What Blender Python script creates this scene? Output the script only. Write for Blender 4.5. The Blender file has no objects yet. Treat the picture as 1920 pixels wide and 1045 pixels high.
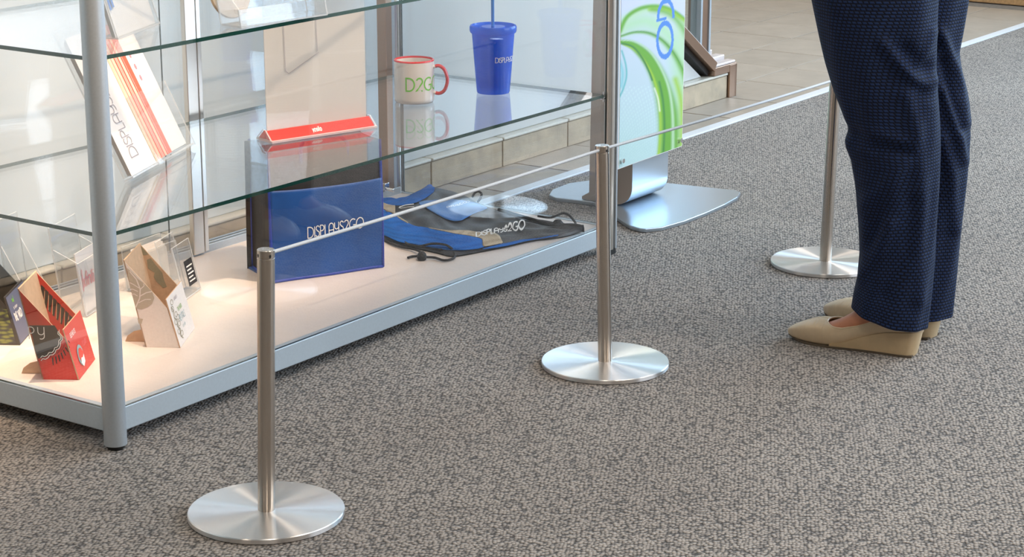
import bpy, math, random
import numpy as np
from mathutils import Vector, Matrix
random.seed(7)
R = math.radians
SC = bpy.context.scene
COL = SC.collection

# ------------------------------------------------------------------ camera, world, light, exposure
CAM_F, CAM_P, CAM_H = 3879.66, 0.2721294, 1.1573962          # focal length in px of the 1920 frame, pitch down, height
cam_d = bpy.data.cameras.new('camera'); cam = bpy.data.objects.new('camera', cam_d); COL.objects.link(cam)
cam_d.sensor_width = 36; cam_d.lens = CAM_F / 1920 * 36; cam_d.clip_start = .05; cam_d.clip_end = 60
cam.location = (0, 0, CAM_H); cam.rotation_euler = (math.pi / 2 - CAM_P, 0, 0)
SC.camera = cam
SC.view_settings.view_transform = 'Standard'; SC.view_settings.look = 'None'
SC.view_settings.gamma = 1; SC.view_settings.use_curve_mapping = False
SC.view_settings.exposure = 0.0
SC.cycles.transparent_max_bounces = 40; SC.cycles.max_bounces = 10; SC.cycles.glossy_bounces = 6
SC.cycles.use_denoising = True
SC.cycles.caustics_reflective = False; SC.cycles.caustics_refractive = False
SC.cycles.sample_clamp_indirect = 6

# local frame of the room: u runs along the showcase front, v goes back towards the tiled wall
X0, Y0, TH = -0.6367395, 3.1309268, R(55.147694)
FU = Vector((math.cos(TH), math.sin(TH), 0)); FV = Vector((-math.sin(TH), math.cos(TH), 0))
def W(u, v, z=0): return Vector((X0, Y0, 0)) + FU * u + FV * v + Vector((0, 0, z))

W_ = bpy.data.worlds.new('world'); SC.world = W_; W_.use_nodes = True
W_.node_tree.nodes['Background'].inputs[0].default_value = (.75, .85, 1, 1)
W_.node_tree.nodes['Background'].inputs[1].default_value = .6

def area(name, u, v, z, du, dv, sx, sy, power, col, dz=0):
    d = bpy.data.lights.new(name, 'AREA'); d.shape = 'RECTANGLE'; d.size = sx; d.size_y = sy
    d.energy = power; d.color = col
    o = bpy.data.objects.new(name, d); COL.objects.link(o); o.location = W(u, v, z)
    dirv = (FU * du + FV * dv + Vector((0, 0, dz))).normalized()
    o.rotation_euler = dirv.to_track_quat('-Z', 'Y').to_euler()
    return o
# daylight standing in the room's windows (right wall, wall opposite the showcase); daylight_back is added behind the frosted panel
area('daylight_right', 5.60, -1.9, 1.55, -1, 0, 3.4, 2.0, 190, (.50, .75, 1))
area('daylight_front', 3.3, -4.42, 1.65, 0, 1, 4.2, 1.9, 125, (.82, .90, 1))
area('daylight_back', -.3, 1.35, 1.35, 0, -1, 3.2, 2.2, 52, (.52, .78, 1))
# ceiling panels
CEIL = [(-1.9, -2.2), (.9, -2.2), (3.6, -2.2), (-1.9, 2.4), (3.9, 2.4)]
for i, (u, v) in enumerate(CEIL):
    area('ceiling_lamp', u, v, 2.90, 0, 0, 1.15, .55, 16, (1, .93, .84), dz=-1)
# recessed halogen downlights
DOWN = [(-2.6, -.6), (-1.0, -1.6), (.9, -1.1), (2.3, -2.6), (3.4, -1.0), (-.4, -3.4), (4.4, 1.6), (2.9, 2.4)]
for u, v in DOWN:
    d = bpy.data.lights.new('downlight', 'SPOT'); d.energy = 42; d.color = (1, .82, .66); d.spot_size = R(120); d.spot_blend = .7; d.shadow_soft_size = .03
    o = bpy.data.objects.new('downlight', d); COL.objects.link(o); o.location = W(u, v, 2.925)
def spot(u, v, z, tu, tv, tz, power, col, ang=70, blend=.6, rad=.012):
    d = bpy.data.lights.new('case_spot', 'SPOT'); d.energy = power; d.color = col; d.spot_size = R(ang); d.spot_blend = blend; d.shadow_soft_size = rad
    o = bpy.data.objects.new('case_spot', d); COL.objects.link(o); o.location = W(u, v, z)
    o.rotation_euler = (W(tu, tv, tz) - W(u, v, z)).to_track_quat('-Z', 'Y').to_euler()
WARM = (1, .72, .50)
SPOTS = [(.10, .16, 42), (.48, .16, 30), (.90, .16, 16), (1.28, .16, 9)]
for u, v, p in SPOTS: spot(u, v, 1.86, u - .10, v + .72, .45, p, WARM, ang=84, blend=.9)

spot(.12, .46, 1.86, -.12, .74, .45, 300, WARM, ang=60, blend=.9)  # added spot with no lamp body, warms the left of the back panel
# warm track spots on the ceiling, aimed into the showcase
TRACK = [(-.15, -1.15, .16, .50, .45, 330, 25), (.95, -1.10, .80, .35, .52, 480, 20)]
for u, v, tu, tv, tz, p, a in TRACK: spot(u, v, 2.80, tu, tv, tz, p, (1, .74, .52), ang=a, blend=.7, rad=.03)

# ------------------------------------------------------------------ measuring: photo pixel -> point of the room frame
_cp, _sp = math.cos(CAM_P), math.sin(CAM_P)
def ray(px, py):
    a = (px - 960) / CAM_F; b = -(py - 522.5) / CAM_F
    return Vector((a, b * _sp + _cp, b * _cp - _sp))
def at(px, py, z):
    r = ray(px, py); t = (z - CAM_H) / r.z; p = Vector((r.x * t - X0, r.y * t - Y0, 0)); return (p.dot(FU), p.dot(FV))
def on_v(px, py, v):
    r = ray(px, py); O = Vector((-X0, -Y0, CAM_H)); t = (v - O.dot(FV)) / r.dot(FV); P = O + r * t
    return (P.dot(FU), P.z)
def on_plane(px, py, p0, ang):
    """vertical plane through p0 (u,v) running at ang degrees in the u,v frame -> (s, z)"""
    d = FU * math.cos(R(ang)) + FV * math.sin(R(ang)); n = Vector((-d.y, d.x, 0))
    P0 = FU * p0[0] + FV * p0[1]; O = Vector((-X0, -Y0, CAM_H)); r = ray(px, py)
    t = (P0 - O).dot(n) / r.dot(n); P = O + r * t
    return ((P - P0).dot(d), P.z)
def on_y(px, py, y):
    r = ray(px, py); t = y / r.y; return (r.x * t, CAM_H + r.z * t)

# ------------------------------------------------------------------ materials
def mat(name, col=(.8, .8, .8), rough=.5, metal=0, spec=.5, coat=0, sheen=0):
    m = bpy.data.materials.new(name); m.use_nodes = True
    b = m.node_tree.nodes['Principled BSDF']
    b.inputs['Base Color'].default_value = (*col, 1); b.inputs['Roughness'].default_value = rough
    b.inputs['Metallic'].default_value = metal; b.inputs['Specular IOR Level'].default_value = spec
    b.inputs['Coat Weight'].default_value = coat; b.inputs['Sheen Weight'].default_value = sheen
    return m
def NT(m): return m.node_tree, m.node_tree.nodes, m.node_tree.links, m.node_tree.nodes.get('Principled BSDF')
def node(nt, t, **kw):
    n = nt.nodes.new(t)
    for k, v in kw.items():
        if k in n.inputs: n.inputs[k].default_value = v
        else: setattr(n, k, v)
    return n
def ramp(nt, stops):
    r = nt.nodes.new('ShaderNodeValToRGB'); e = r.color_ramp.elements
    while len(e) < len(stops): e.new(.5)
    for i, (p, c) in enumerate(stops): e[i].position = p; e[i].color = (*c, 1)
    return r
def noisy(m, scale=20, amt=.08, bump=0, dist=.002, coords='Object', stretch=(1, 1, 1)):
    nt, N, L, B = NT(m); c = B.inputs['Base Color'].default_value[:3]
    tc = node(nt, 'ShaderNodeTexCoord'); mp = node(nt, 'ShaderNodeMapping'); mp.inputs['Scale'].default_value = stretch
    L.new(tc.outputs[coords], mp.inputs[0])
    nz = node(nt, 'ShaderNodeTexNoise', Scale=scale, Detail=4.0); L.new(mp.outputs[0], nz.inputs['Vector'])
    r = ramp(nt, [(.3, tuple(x * (1 - amt) for x in c)), (.7, tuple(min(1, x * (1 + amt)) for x in c))])
    L.new(nz.outputs['Fac'], r.inputs[0]); L.new(r.outputs[0], B.inputs['Base Color'])
    if bump:
        b = node(nt, 'ShaderNodeBump', Strength=bump, Distance=dist); L.new(nz.outputs['Fac'], b.inputs['Height']); L.new(b.outputs[0], B.inputs['Normal'])
    return m

def carpet_mat():
    m = mat('carpet_loops', (.3, .28, .26), .92, spec=.25, sheen=.25)
    nt, N, L, B = NT(m); tc = node(nt, 'ShaderNodeTexCoord')
    nzv = node(nt, 'ShaderNodeTexNoise', Scale=55.0, Detail=2.0); L.new(tc.outputs['Object'], nzv.inputs['Vector'])
    sub = node(nt, 'ShaderNodeVectorMath', operation='SUBTRACT'); sub.inputs[1].default_value = (.5, .5, .5); L.new(nzv.outputs['Color'], sub.inputs[0])
    sc = node(nt, 'ShaderNodeVectorMath', operation='SCALE'); sc.inputs['Scale'].default_value = .0045; L.new(sub.outputs[0], sc.inputs[0])
    ad = node(nt, 'ShaderNodeVectorMath', operation='ADD'); L.new(tc.outputs['Object'], ad.inputs[0]); L.new(sc.outputs[0], ad.inputs[1])
    mp = node(nt, 'ShaderNodeMapping'); mp.inputs['Scale'].default_value = (1, 1.3, .0); mp.inputs['Rotation'].default_value = (0, 0, R(-35)); L.new(ad.outputs[0], mp.inputs[0])
    vo = node(nt, 'ShaderNodeTexVoronoi', Scale=148.0, Randomness=.62, feature='F1'); L.new(mp.outputs[0], vo.inputs['Vector'])
    vs = node(nt, 'ShaderNodeMath', operation='SUBTRACT'); vs.inputs[0].default_value = 1; L.new(vo.outputs['Distance'], vs.inputs[1])
    # yarn colour, with the shade between the loops painted in dark, pale on top, fibre flecks
    r = ramp(nt, [(.30, (.035, .028, .022)), (.46, (.20, .175, .150)), (.62, (.345, .303, .262)), (.9, (.44, .392, .345))]); L.new(vs.outputs[0], r.inputs[0])
    big = node(nt, 'ShaderNodeTexNoise', Scale=2.2, Detail=3.0); L.new(tc.outputs['Object'], big.inputs['Vector'])
    rb = ramp(nt, [(.35, (.90, .88, .87)), (.65, (1.06, 1.06, 1.06))]); L.new(big.outputs['Fac'], rb.inputs[0])
    fl = node(nt, 'ShaderNodeTexNoise', Scale=420.0, Detail=2.0); L.new(tc.outputs['Object'], fl.inputs['Vector'])
    rf = ramp(nt, [(.35, (.90, .90, .89)), (.65, (1.07, 1.06, 1.05))]); L.new(fl.outputs['Fac'], rf.inputs[0])
    mx = node(nt, 'ShaderNodeMixRGB', blend_type='MULTIPLY'); mx.inputs[0].default_value = 1; L.new(r.outputs[0], mx.inputs[1]); L.new(rb.outputs[0], mx.inputs[2])
    mx2 = node(nt, 'ShaderNodeMixRGB', blend_type='MULTIPLY'); mx2.inputs[0].default_value = 1; L.new(mx.outputs[0], mx2.inputs[1]); L.new(rf.outputs[0], mx2.inputs[2])
    L.new(mx2.outputs[0], B.inputs['Base Color'])
    ht = node(nt, 'ShaderNodeMath', operation='MULTIPLY_ADD'); ht.inputs[1].default_value = .18; L.new(fl.outputs['Fac'], ht.inputs[0]); L.new(vs.outputs[0], ht.inputs[2])
    b = node(nt, 'ShaderNodeBump', Strength=1.0, Distance=.0035); L.new(ht.outputs[0], b.inputs['Height']); L.new(b.outputs[0], B.inputs['Normal'])
    return m

def glass_mat(name, tint=(.993, .996, .998), ior=1.5, milk=0.0, rough=0.0, gtint=(1, 1, 1)):
    """thin clear sheet: see-through plus a Fresnel reflection on each face"""
    m = bpy.data.materials.new(name); m.use_nodes = True; nt = m.node_tree; nt.nodes.clear(); L = nt.links
    out = node(nt, 'ShaderNodeOutputMaterial'); tr = node(nt, 'ShaderNodeBsdfTransparent'); tr.inputs[0].default_value = (*tint, 1)
    gl = node(nt, 'ShaderNodeBsdfGlossy'); gl.inputs['Roughness'].default_value = rough; gl.inputs['Color'].default_value = (*gtint, 1)
    geo = node(nt, 'ShaderNodeNewGeometry'); i = node(nt, 'ShaderNodeMath', operation='MULTIPLY_ADD')
    i.inputs[1].default_value = 1 / ior - ior; i.inputs[2].default_value = ior; L.new(geo.outputs['Backfacing'], i.inputs[0])
    fr = node(nt, 'ShaderNodeFresnel'); L.new(i.outputs[0], fr.inputs['IOR'])
    mx = node(nt, 'ShaderNodeMixShader'); L.new(fr.outputs[0], mx.inputs[0]); L.new(tr.outputs[0], mx.inputs[1]); L.new(gl.outputs[0], mx.inputs[2])
    last = mx
    if milk:
        df = node(nt, 'ShaderNodeBsdfDiffuse'); df.inputs[0].default_value = (.9, .93, .95, 1)
        m2 = node(nt, 'ShaderNodeMixShader'); m2.inputs[0].default_value = milk; L.new(mx.outputs[0], m2.inputs[1]); L.new(df.outputs[0], m2.inputs[2]); last = m2
    L.new(last.outputs[0], out.inputs[0]); return m

def brushed(name, col, rough, aniso, radial=False, rot=0.0, bands=0.0):
    m = mat(name, col, rough, 1.0); nt, N, L, B = NT(m)
    B.inputs['Anisotropic'].default_value = aniso; B.inputs['Anisotropic Rotation'].default_value = rot
    tg = node(nt, 'ShaderNodeTangent', direction_type='RADIAL', axis='Z'); L.new(tg.outputs[0], B.inputs['Tangent'])
    if bands:
        tc = node(nt, 'ShaderNodeTexCoord'); mp = node(nt, 'ShaderNodeMapping'); L.new(tc.outputs['Object'], mp.inputs[0])
        nz = node(nt, 'ShaderNodeTexNoise', Scale=1.0, Detail=3.0)
        if radial:
            ln = node(nt, 'ShaderNodeVectorMath', operation='LENGTH'); L.new(tc.outputs['Object'], ln.inputs[0])
            ml = node(nt, 'ShaderNodeMath', operation='MULTIPLY'); ml.inputs[1].default_value = 900; L.new(ln.outputs['Value'], ml.inputs[0])
            nz.noise_dimensions = '1D'; L.new(ml.outputs[0], nz.inputs['W'])
        else:
            mp.inputs['Scale'].default_value = (30, 30, 2500); L.new(mp.outputs[0], nz.inputs['Vector'])
        r = ramp(nt, [(.3, (rough * (1 - bands),) * 3), (.7, (rough * (1 + bands),) * 3)]); L.new(nz.outputs['Fac'], r.inputs[0]); L.new(r.outputs[0], B.inputs['Roughness'])
        b = node(nt, 'ShaderNodeBump', Strength=.02, Distance=.0002); L.new(nz.outputs['Fac'], b.inputs['Height']); L.new(b.outputs[0], B.inputs['Normal'])
    return m

def tile_mat(name, c1, c2, rough=.42, scale=9):
    m = mat(name, c1, rough, spec=.4); nt, N, L, B = NT(m)
    tc = node(nt, 'ShaderNodeTexCoord'); oi = node(nt, 'ShaderNodeObjectInfo')
    ad = node(nt, 'ShaderNodeVectorMath', operation='MULTIPLY_ADD'); ad.inputs[1].default_value = (1, 1, 1)
    cb = node(nt, 'ShaderNodeCombineXYZ'); ml = node(nt, 'ShaderNodeMath', operation='MULTIPLY'); ml.inputs[1].default_value = 40
    L.new(oi.outputs['Random'], ml.inputs[0]); L.new(ml.outputs[0], cb.inputs[0]); L.new(ml.outputs[0], cb.inputs[1])
    L.new(tc.outputs['Object'], ad.inputs[0]); L.new(cb.outputs[0], ad.inputs[2])
    nz = node(nt, 'ShaderNodeTexNoise', Scale=float(scale), Detail=6.0, Roughness=.62); L.new(ad.outputs[0], nz.inputs['Vector'])
    r = ramp(nt, [(.32, c2), (.68, c1)]); L.new(nz.outputs['Fac'], r.inputs[0])
    hs = node(nt, 'ShaderNodeHueSaturation'); mr = node(nt, 'ShaderNodeMapRange'); mr.inputs['To Min'].default_value = .965; mr.inputs['To Max'].default_value = 1.035
    L.new(oi.outputs['Random'], mr.inputs[0]); L.new(mr.outputs[0], hs.inputs['Value']); L.new(r.outputs[0], hs.inputs['Color']); L.new(hs.outputs[0], B.inputs['Base Color'])
    b = node(nt, 'ShaderNodeBump', Strength=.15, Distance=.002); L.new(nz.outputs['Fac'], b.inputs['Height']); L.new(b.outputs[0], B.inputs['Normal'])
    return m

def fabric_mat():
    m = mat('navy_woven_fabric', (.006, .012, .04), .78, spec=.25, sheen=.0); nt, N, L, B = NT(m)
    uv = node(nt, 'ShaderNodeUVMap')
    br = node(nt, 'ShaderNodeTexBrick', offset=.5, offset_frequency=2, squash=1.0)
    br.inputs['Color1'].default_value = (.013, .034, .110, 1); br.inputs['Color2'].default_value = (.010, .026, .086, 1); br.inputs['Mortar'].default_value = (.0022, .0028, .007, 1)
    br.inputs['Scale'].default_value = 1; br.inputs['Mortar Size'].default_value = .0024; br.inputs['Mortar Smooth'].default_value = 1.0
    br.inputs['Brick Width'].default_value = .0088; br.inputs['Row Height'].default_value = .0060
    L.new(uv.outputs[0], br.inputs['Vector']); L.new(br.outputs['Color'], B.inputs['Base Color'])
    inv = node(nt, 'ShaderNodeMath', operation='SUBTRACT'); inv.inputs[0].default_value = 1; L.new(br.outputs['Fac'], inv.inputs[1])
    b = node(nt, 'ShaderNodeBump', Strength=.8, Distance=.0011); L.new(inv.outputs[0], b.inputs['Height']); L.new(b.outputs[0], B.inputs['Normal'])
    return m

def mesh_fabric(name, col, hole):
    m = mat(name, col, .75, spec=.2); nt, N, L, B = NT(m); tc = node(nt, 'ShaderNodeTexCoord')
    vo = node(nt, 'ShaderNodeTexVoronoi', Scale=260.0, Randomness=.15); L.new(tc.outputs['Object'], vo.inputs['Vector'])
    r = ramp(nt, [(.22, hole), (.42, col)]); L.new(vo.outputs['Distance'], r.inputs[0]); L.new(r.outputs[0], B.inputs['Base Color'])
    return m
def emission(name, col, s):
    m = bpy.data.materials.new(name); m.use_nodes = True; nt = m.node_tree; nt.nodes.clear()
    e = node(nt, 'ShaderNodeEmission'); e.inputs[0].default_value = (*col, 1); e.inputs[1].default_value = s
    nt.links.new(e.outputs[0], node(nt, 'ShaderNodeOutputMaterial').inputs[0]); return m

M = dict(
    carpet=carpet_mat(),
    tile=tile_mat('floor_tile_stone', (.43, .37, .305), (.35, .30, .245), .38),
    curb=tile_mat('curb_tile_stone', (.50, .41, .29), (.33, .275, .20), .35, 14),
    curb_cap=mat('curb_cap_glaze', (.55, .53, .46), .25),
    grout=noisy(mat('grout', (.20, .185, .165), .9), 60, .15),
    strip=mat('aluminium_strip', (.80, .84, .88), .4, .3),
    wall=noisy(mat('wall_paint', (.74, .73, .70), .7), 6, .03),
    wall_tan=noisy(mat('tan_wall_paint', (.36, .27, .20), .7), 6, .05),
    panel=noisy(mat('pale_blue_panel', (.60, .69, .75), .22, spec=.6), 1.5, .04),
    ceil=noisy(mat('ceiling_tile', (.80, .80, .78), .85), 90, .05, .3),
    oak=noisy(mat('oak_trim', (.50, .30, .14), .5), 8, .2, stretch=(1, 12, 12)),
    bronze=brushed('bronze_anodised', (.46, .30, .215), .34, .4),
    bronze_pale=mat('pale_bronze_sill', (.72, .64, .62), .4, .25),
    gasket=mat('black_gasket', (.008, .008, .008), .5),
    alu=noisy(mat('satin_aluminium', (.47, .52, .56), .42, .55), 300, .03),
    alu_bright=brushed('bright_aluminium', (.80, .76, .70), .3, .4),
    rail=noisy(mat('silver_painted_rail', (.50, .58, .64), .42, .25), 200, .03),
    deck=noisy(mat('cream_laminate', (.78, .695, .635), .36, spec=.45), 3, .02),
    black=mat('black_plastic', (.012, .012, .012), .45),
    chrome=mat('chrome', (.85, .85, .85), .12, 1),
    glass=glass_mat('clear_glass'), pane=glass_mat('storefront_glass', (.93, .96, .95)),
    gedge=mat('green_glass_edge', (.002, .045, .030), .25, spec=.4),
    gedge_dim=mat('green_glass_edge_cut', (.02, .035, .03), .2, spec=.7),
    acrylic=glass_mat('clear_acrylic', (.97, .98, .985), 1.49, milk=.05),
    acrylic_edge=glass_mat('acrylic_edge', (.9, .93, .95), 1.49, milk=.45),
    disc=brushed('turned_steel', (.74, .72, .70), .33, .99, radial=True, rot=.25, bands=.05),
    post=brushed('brushed_steel_tube', (.52, .46, .40), .22, .9, rot=.25),
    cord=noisy(mat('grey_elastic_cord', (.62, .64, .66), .6), 900, .15, .3, .0004),
    paper=mat('white_paper', (.86, .84, .82), .6), paper_warm=mat('paper_cream', (.94, .88, .82), .6),
    orange=mat('orange_print', (.80, .10, .03), .5), salmon=mat('salmon_print', (.78, .35, .22), .5), pink=mat('pink_print', (.85, .25, .30), .5),
    yellow=mat('pale_yellow_edge', (.85, .66, .42), .6),
    grey_print=mat('grey_print', (.38, .35, .38), .6), white=mat('white_print', (.88, .88, .86), .5),
    red=mat('red_card', (.62, .028, .02), .42), red_dark=mat('crimson_print', (.30, .01, .02), .5), blackprint=mat('black_print', (.012, .012, .014), .45),
    whitecard=noisy(mat('white_card', (.80, .75, .70), .6), 200, .03), kraft=noisy(mat('kraft_card', (.58, .39, .24), .75), 90, .08),
    olive=mat('olive_print', (.30, .27, .17), .6), taupe=mat('taupe_print', (.50, .45, .35), .6), greenprint=mat('green_print', (.20, .42, .06), .5),
    slate=mat('slate_blue_print', (.075, .10, .19), .45), pond=None,
    redbase=mat('red_insert', (.80, .045, .035), .3), teal=mat('teal_print', (.25, .42, .45), .5),
    ceramic=mat('white_glaze', (.84, .80, .76), .12, coat=.3), redglaze=mat('red_glaze', (.72, .03, .03), .15, coat=.3), limeprint=mat('lime_print', (.17, .60, .03), .35),
    tote_blue=noisy(mat('royal_blue_nonwoven', (.002, .068, .29), .52, sheen=.1), 14, .18, .35, .004), tote_black=noisy(mat('black_nonwoven', (.020, .016, .013), .55), 30, .2, .3, .003),
    piping=mat('blue_piping', (.018, .05, .36), .5),
    bagblack=noisy(mat('black_polyester', (.030, .030, .034), .42), 25, .2, .3, .003), bagblue=mesh_fabric('blue_air_mesh', (.008, .14, .52), (.003, .045, .22)),
    bagbeige=mesh_fabric('beige_air_mesh', (.52, .43, .31), (.16, .12, .08)), bagpanel=mat('blue_ripstop', (.03, .17, .50), .35),
    lace=noisy(mat('black_cord', (.016, .016, .018), .8), 900, .3, .4, .0005),
    tumbler=None, fabric=fabric_mat(), skin=noisy(mat('skin', (.50, .20, .105), .5), 60, .08), blouse=noisy(mat('cream_blouse', (.62, .56, .48), .8), 40, .05),
    hair=noisy(mat('brown_hair', (.07, .035, .018), .5), 80, .3, .4),
    leather=noisy(mat('beige_leather', (.60, .47, .31), .38, spec=.4), 60, .06, .1, .001), sole=mat('dark_sole', (.10, .075, .05), .7), wedge=noisy(mat('wedge_wrap', (.56, .42, .25), .45), 60, .06),
    plate=mat('satin_steel_plate', (.50, .57, .64), .28, .85), column=mat('silver_column', (.56, .62, .68), .32, .7), column_side=mat('column_side_deck_reflection', (.62, .50, .41), .4, .4),  # column_side: the deck's warm reflection is painted into its colour
    blueprint=mat('blue_letters', (.10, .27, .70), .5), beige=noisy(mat('beige_leatherette', (.62, .50, .36), .5), 40, .08),
    lampglow=emission('lamp_glow', (1, .85, .62), 12), panelglow=emission('panel_glow', (1, .95, .88), 3), window_out=None, fixture=mat('white_fixture', (.7, .7, .7), .5),
)
def frosted():
    m = bpy.data.materials.new('frosted_white_panel'); m.use_nodes = True; nt = m.node_tree; L = nt.links; B = nt.nodes['Principled BSDF']; out = nt.nodes['Material Output']
    B.inputs['Base Color'].default_value = (.82, .84, .84, 1); B.inputs['Roughness'].default_value = .22
    tr = node(nt, 'ShaderNodeBsdfTranslucent'); tr.inputs[0].default_value = (.88, .90, .90, 1); mx = node(nt, 'ShaderNodeMixShader'); mx.inputs[0].default_value = .45
    L.new(B.outputs[0], mx.inputs[1]); L.new(tr.outputs[0], mx.inputs[2]); L.new(mx.outputs[0], out.inputs[0]); return m
M['panel'] = frosted()
# translucent blue plastic: see-through with a strong tint
def blue_plastic():
    m = bpy.data.materials.new('blue_plastic'); m.use_nodes = True; nt = m.node_tree; nt.nodes.clear(); L = nt.links
    out = node(nt, 'ShaderNodeOutputMaterial'); tr = node(nt, 'ShaderNodeBsdfTransparent'); tr.inputs[0].default_value = (.0, .38, 1, 1)
    df = node(nt, 'ShaderNodeBsdfPrincipled'); df.inputs['Base Color'].default_value = (.0, .21, 1, 1); df.inputs['Roughness'].default_value = .08
    mx = node(nt, 'ShaderNodeMixShader'); mx.inputs[0].default_value = .52; L.new(tr.outputs[0], mx.inputs[1]); L.new(df.outputs[0], mx.inputs[2]); L.new(mx.outputs[0], out.inputs[0]); return m
M['tumbler'] = blue_plastic()
def straw_mat():
    m = mat('straw_blue', (.02, .25, .75), .15); return m
M['straw'] = straw_mat()
def pond_mat():
    m = mat('lily_pond_print', (.05, .08, .05), .4); nt, N, L, B = NT(m); tc = node(nt, 'ShaderNodeTexCoord')
    mp = node(nt, 'ShaderNodeMapping'); mp.inputs['Scale'].default_value = (1, 60, 170); L.new(tc.outputs['Object'], mp.inputs[0])
    vo = node(nt, 'ShaderNodeTexVoronoi', Scale=1.0); L.new(mp.outputs[0], vo.inputs['Vector'])
    r = ramp(nt, [(.25, (.22, .25, .05)), (.48, (.07, .10, .03)), (.6, (.02, .025, .035))]); L.new(vo.outputs['Distance'], r.inputs[0]); L.new(r.outputs[0], B.inputs['Base Color']); return m
M['pond'] = pond_mat()

# ------------------------------------------------------------------ mesh building
class MB:
    def __init__(s): s.v = []; s.f = []; s.m = []; s.uv = None
    def add(s, vs, fs, mi=0):
        o = len(s.v); s.v += [tuple(x) for x in vs]; s.f += [tuple(i + o for i in f) for f in fs]
        s.m += (list(mi) if isinstance(mi, (list, tuple)) else [mi] * len(fs)); return s
    def box(s, x0, x1, y0, y1, z0, z1, mi=0, side=None, top=None):
        v = [(x0, y0, z0), (x1, y0, z0), (x1, y1, z0), (x0, y1, z0), (x0, y0, z1), (x1, y0, z1), (x1, y1, z1), (x0, y1, z1)]
        f = [(0, 3, 2, 1), (4, 5, 6, 7), (0, 1, 5, 4), (1, 2, 6, 5), (2, 3, 7, 6), (3, 0, 4, 7)]
        sd = mi if side is None else side; tp = mi if top is None else top
        return s.add(v, f, [tp, tp, sd, sd, sd, sd])
    def slab(s, x0, x1, y0, y1, z0, z1):
        d = [x1 - x0, y1 - y0, z1 - z0]; k = d.index(min(d)); s.box(x0, x1, y0, y1, z0, z1)
        big = {2: (0, 1), 1: (2, 4), 0: (3, 5)}[k]; s.m[-6:] = [0 if i in big else 1 for i in range(6)]; return s
    def prism(s, poly, d0, d1, axis='z', mi=0, cap0=None, cap1=None):
        n = len(poly)
        def P(a, b, d): return (a, b, d) if axis == 'z' else ((d, a, b) if axis == 'x' else (a, d, b))
        v = [P(a, b, d0) for a, b in poly] + [P(a, b, d1) for a, b in poly]
        f = [tuple(range(n))[::-1], tuple(range(n, 2 * n))] + [(i, (i + 1) % n, n + (i + 1) % n, n + i) for i in range(n)]
        return s.add(v, f, [mi if cap0 is None else cap0, mi if cap1 is None else cap1] + [mi] * n)
    def lathe(s, prof, seg=48, mi=0, c=(0, 0), cap=False):
        n = len(prof); v = []; f = []; mm = []
        for k in range(seg):
            a = 2 * math.pi * k / seg
            for r, z in prof: v.append((c[0] + r * math.cos(a), c[1] + r * math.sin(a), z))
        for k in range(seg):
            k2 = (k + 1) % seg
            for i in range(n - 1): f.append((k * n + i, k2 * n + i, k2 * n + i + 1, k * n + i + 1)); mm.append(mi[i] if isinstance(mi, list) else mi)
        return s.add(v, f, mm)
    def tube(s, path, r, seg=10, mi=0, caps=True):
        P = [Vector(p) for p in path]; n = len(P); v = []; f = []; up = None
        for i in range(n):
            t = (P[min(i + 1, n - 1)] - P[max(i - 1, 0)]).normalized()
            if up is None: up = t.orthogonal().normalized()
            up = (up - t * up.dot(t)).normalized(); sd = t.cross(up); rr = r[i] if isinstance(r, (list, tuple)) else r
            for k in range(seg):
                a = 2 * math.pi * k / seg; v.append(P[i] + (up * math.cos(a) + sd * math.sin(a)) * rr)
        for i in range(n - 1):
            for k in range(seg): f.append((i * seg + k, i * seg + (k + 1) % seg, (i + 1) * seg + (k + 1) % seg, (i + 1) * seg + k))
        if caps: f += [tuple(range(seg))[::-1], tuple((n - 1) * seg + k for k in range(seg))]
        return s.add(v, f, mi)
    def grid(s, fn, nu, nv, mi=0, flip=False):
        v = [fn(i / nu, j / nv) for j in range(nv + 1) for i in range(nu + 1)]
        f = [(j * (nu + 1) + i, j * (nu + 1) + i + 1, (j + 1) * (nu + 1) + i + 1, (j + 1) * (nu + 1) + i) for j in range(nv) for i in range(nu)]
        if flip: f = [x[::-1] for x in f]
        return s.add(v, f, mi)
    def loft(s, rings, closed=True, cap0=False, cap1=False, mi=0):
        n = len(rings[0]); v = [p for r in rings for p in r]; f = []
        for j in range(len(rings) - 1):
            for i in range(n if closed else n - 1): f.append((j * n + i, j * n + (i + 1) % n, (j + 1) * n + (i + 1) % n, (j + 1) * n + i))
        if cap0: f.append(tuple(range(n))[::-1])
        if cap1: f.append(tuple((len(rings) - 1) * n + i for i in range(n)))
        return s.add(v, f, mi)
    def build(s, name, mats, parent=None, smooth=False, bevel=0, seg=2, loc=None, rot=None, solid=0, subd=0):
        me = bpy.data.meshes.new(name); me.from_pydata(s.v, [], s.f)
        for m in (mats if isinstance(mats, (list, tuple)) else [mats]): me.materials.append(M[m] if isinstance(m, str) else m)
        me.polygons.foreach_set('material_index', s.m)
        if smooth:
            me.polygons.foreach_set('use_smooth', [True] * len(me.polygons))
            me.update()
            if smooth is not True: me.set_sharp_from_angle(angle=R(smooth))
        if s.uv:
            l = me.uv_layers.new(name='UVMap'); 
            for lp in me.loops: l.data[lp.index].uv = s.uv[lp.vertex_index]
        me.update(); o = bpy.data.objects.new(name, me); COL.objects.link(o)
        if parent: o.parent = parent
        if loc: o.location = loc
        if rot: o.rotation_euler = rot
        if solid: md = o.modifiers.new('s', 'SOLIDIFY'); md.thickness = solid; md.offset = 0
        if bevel: md = o.modifiers.new('b', 'BEVEL'); md.width = bevel; md.segments = seg; md.limit_method = 'ANGLE'; md.angle_limit = R(35)
        if subd: md = o.modifiers.new('d', 'SUBSURF'); md.levels = subd; md.render_levels = subd
        return o

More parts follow.
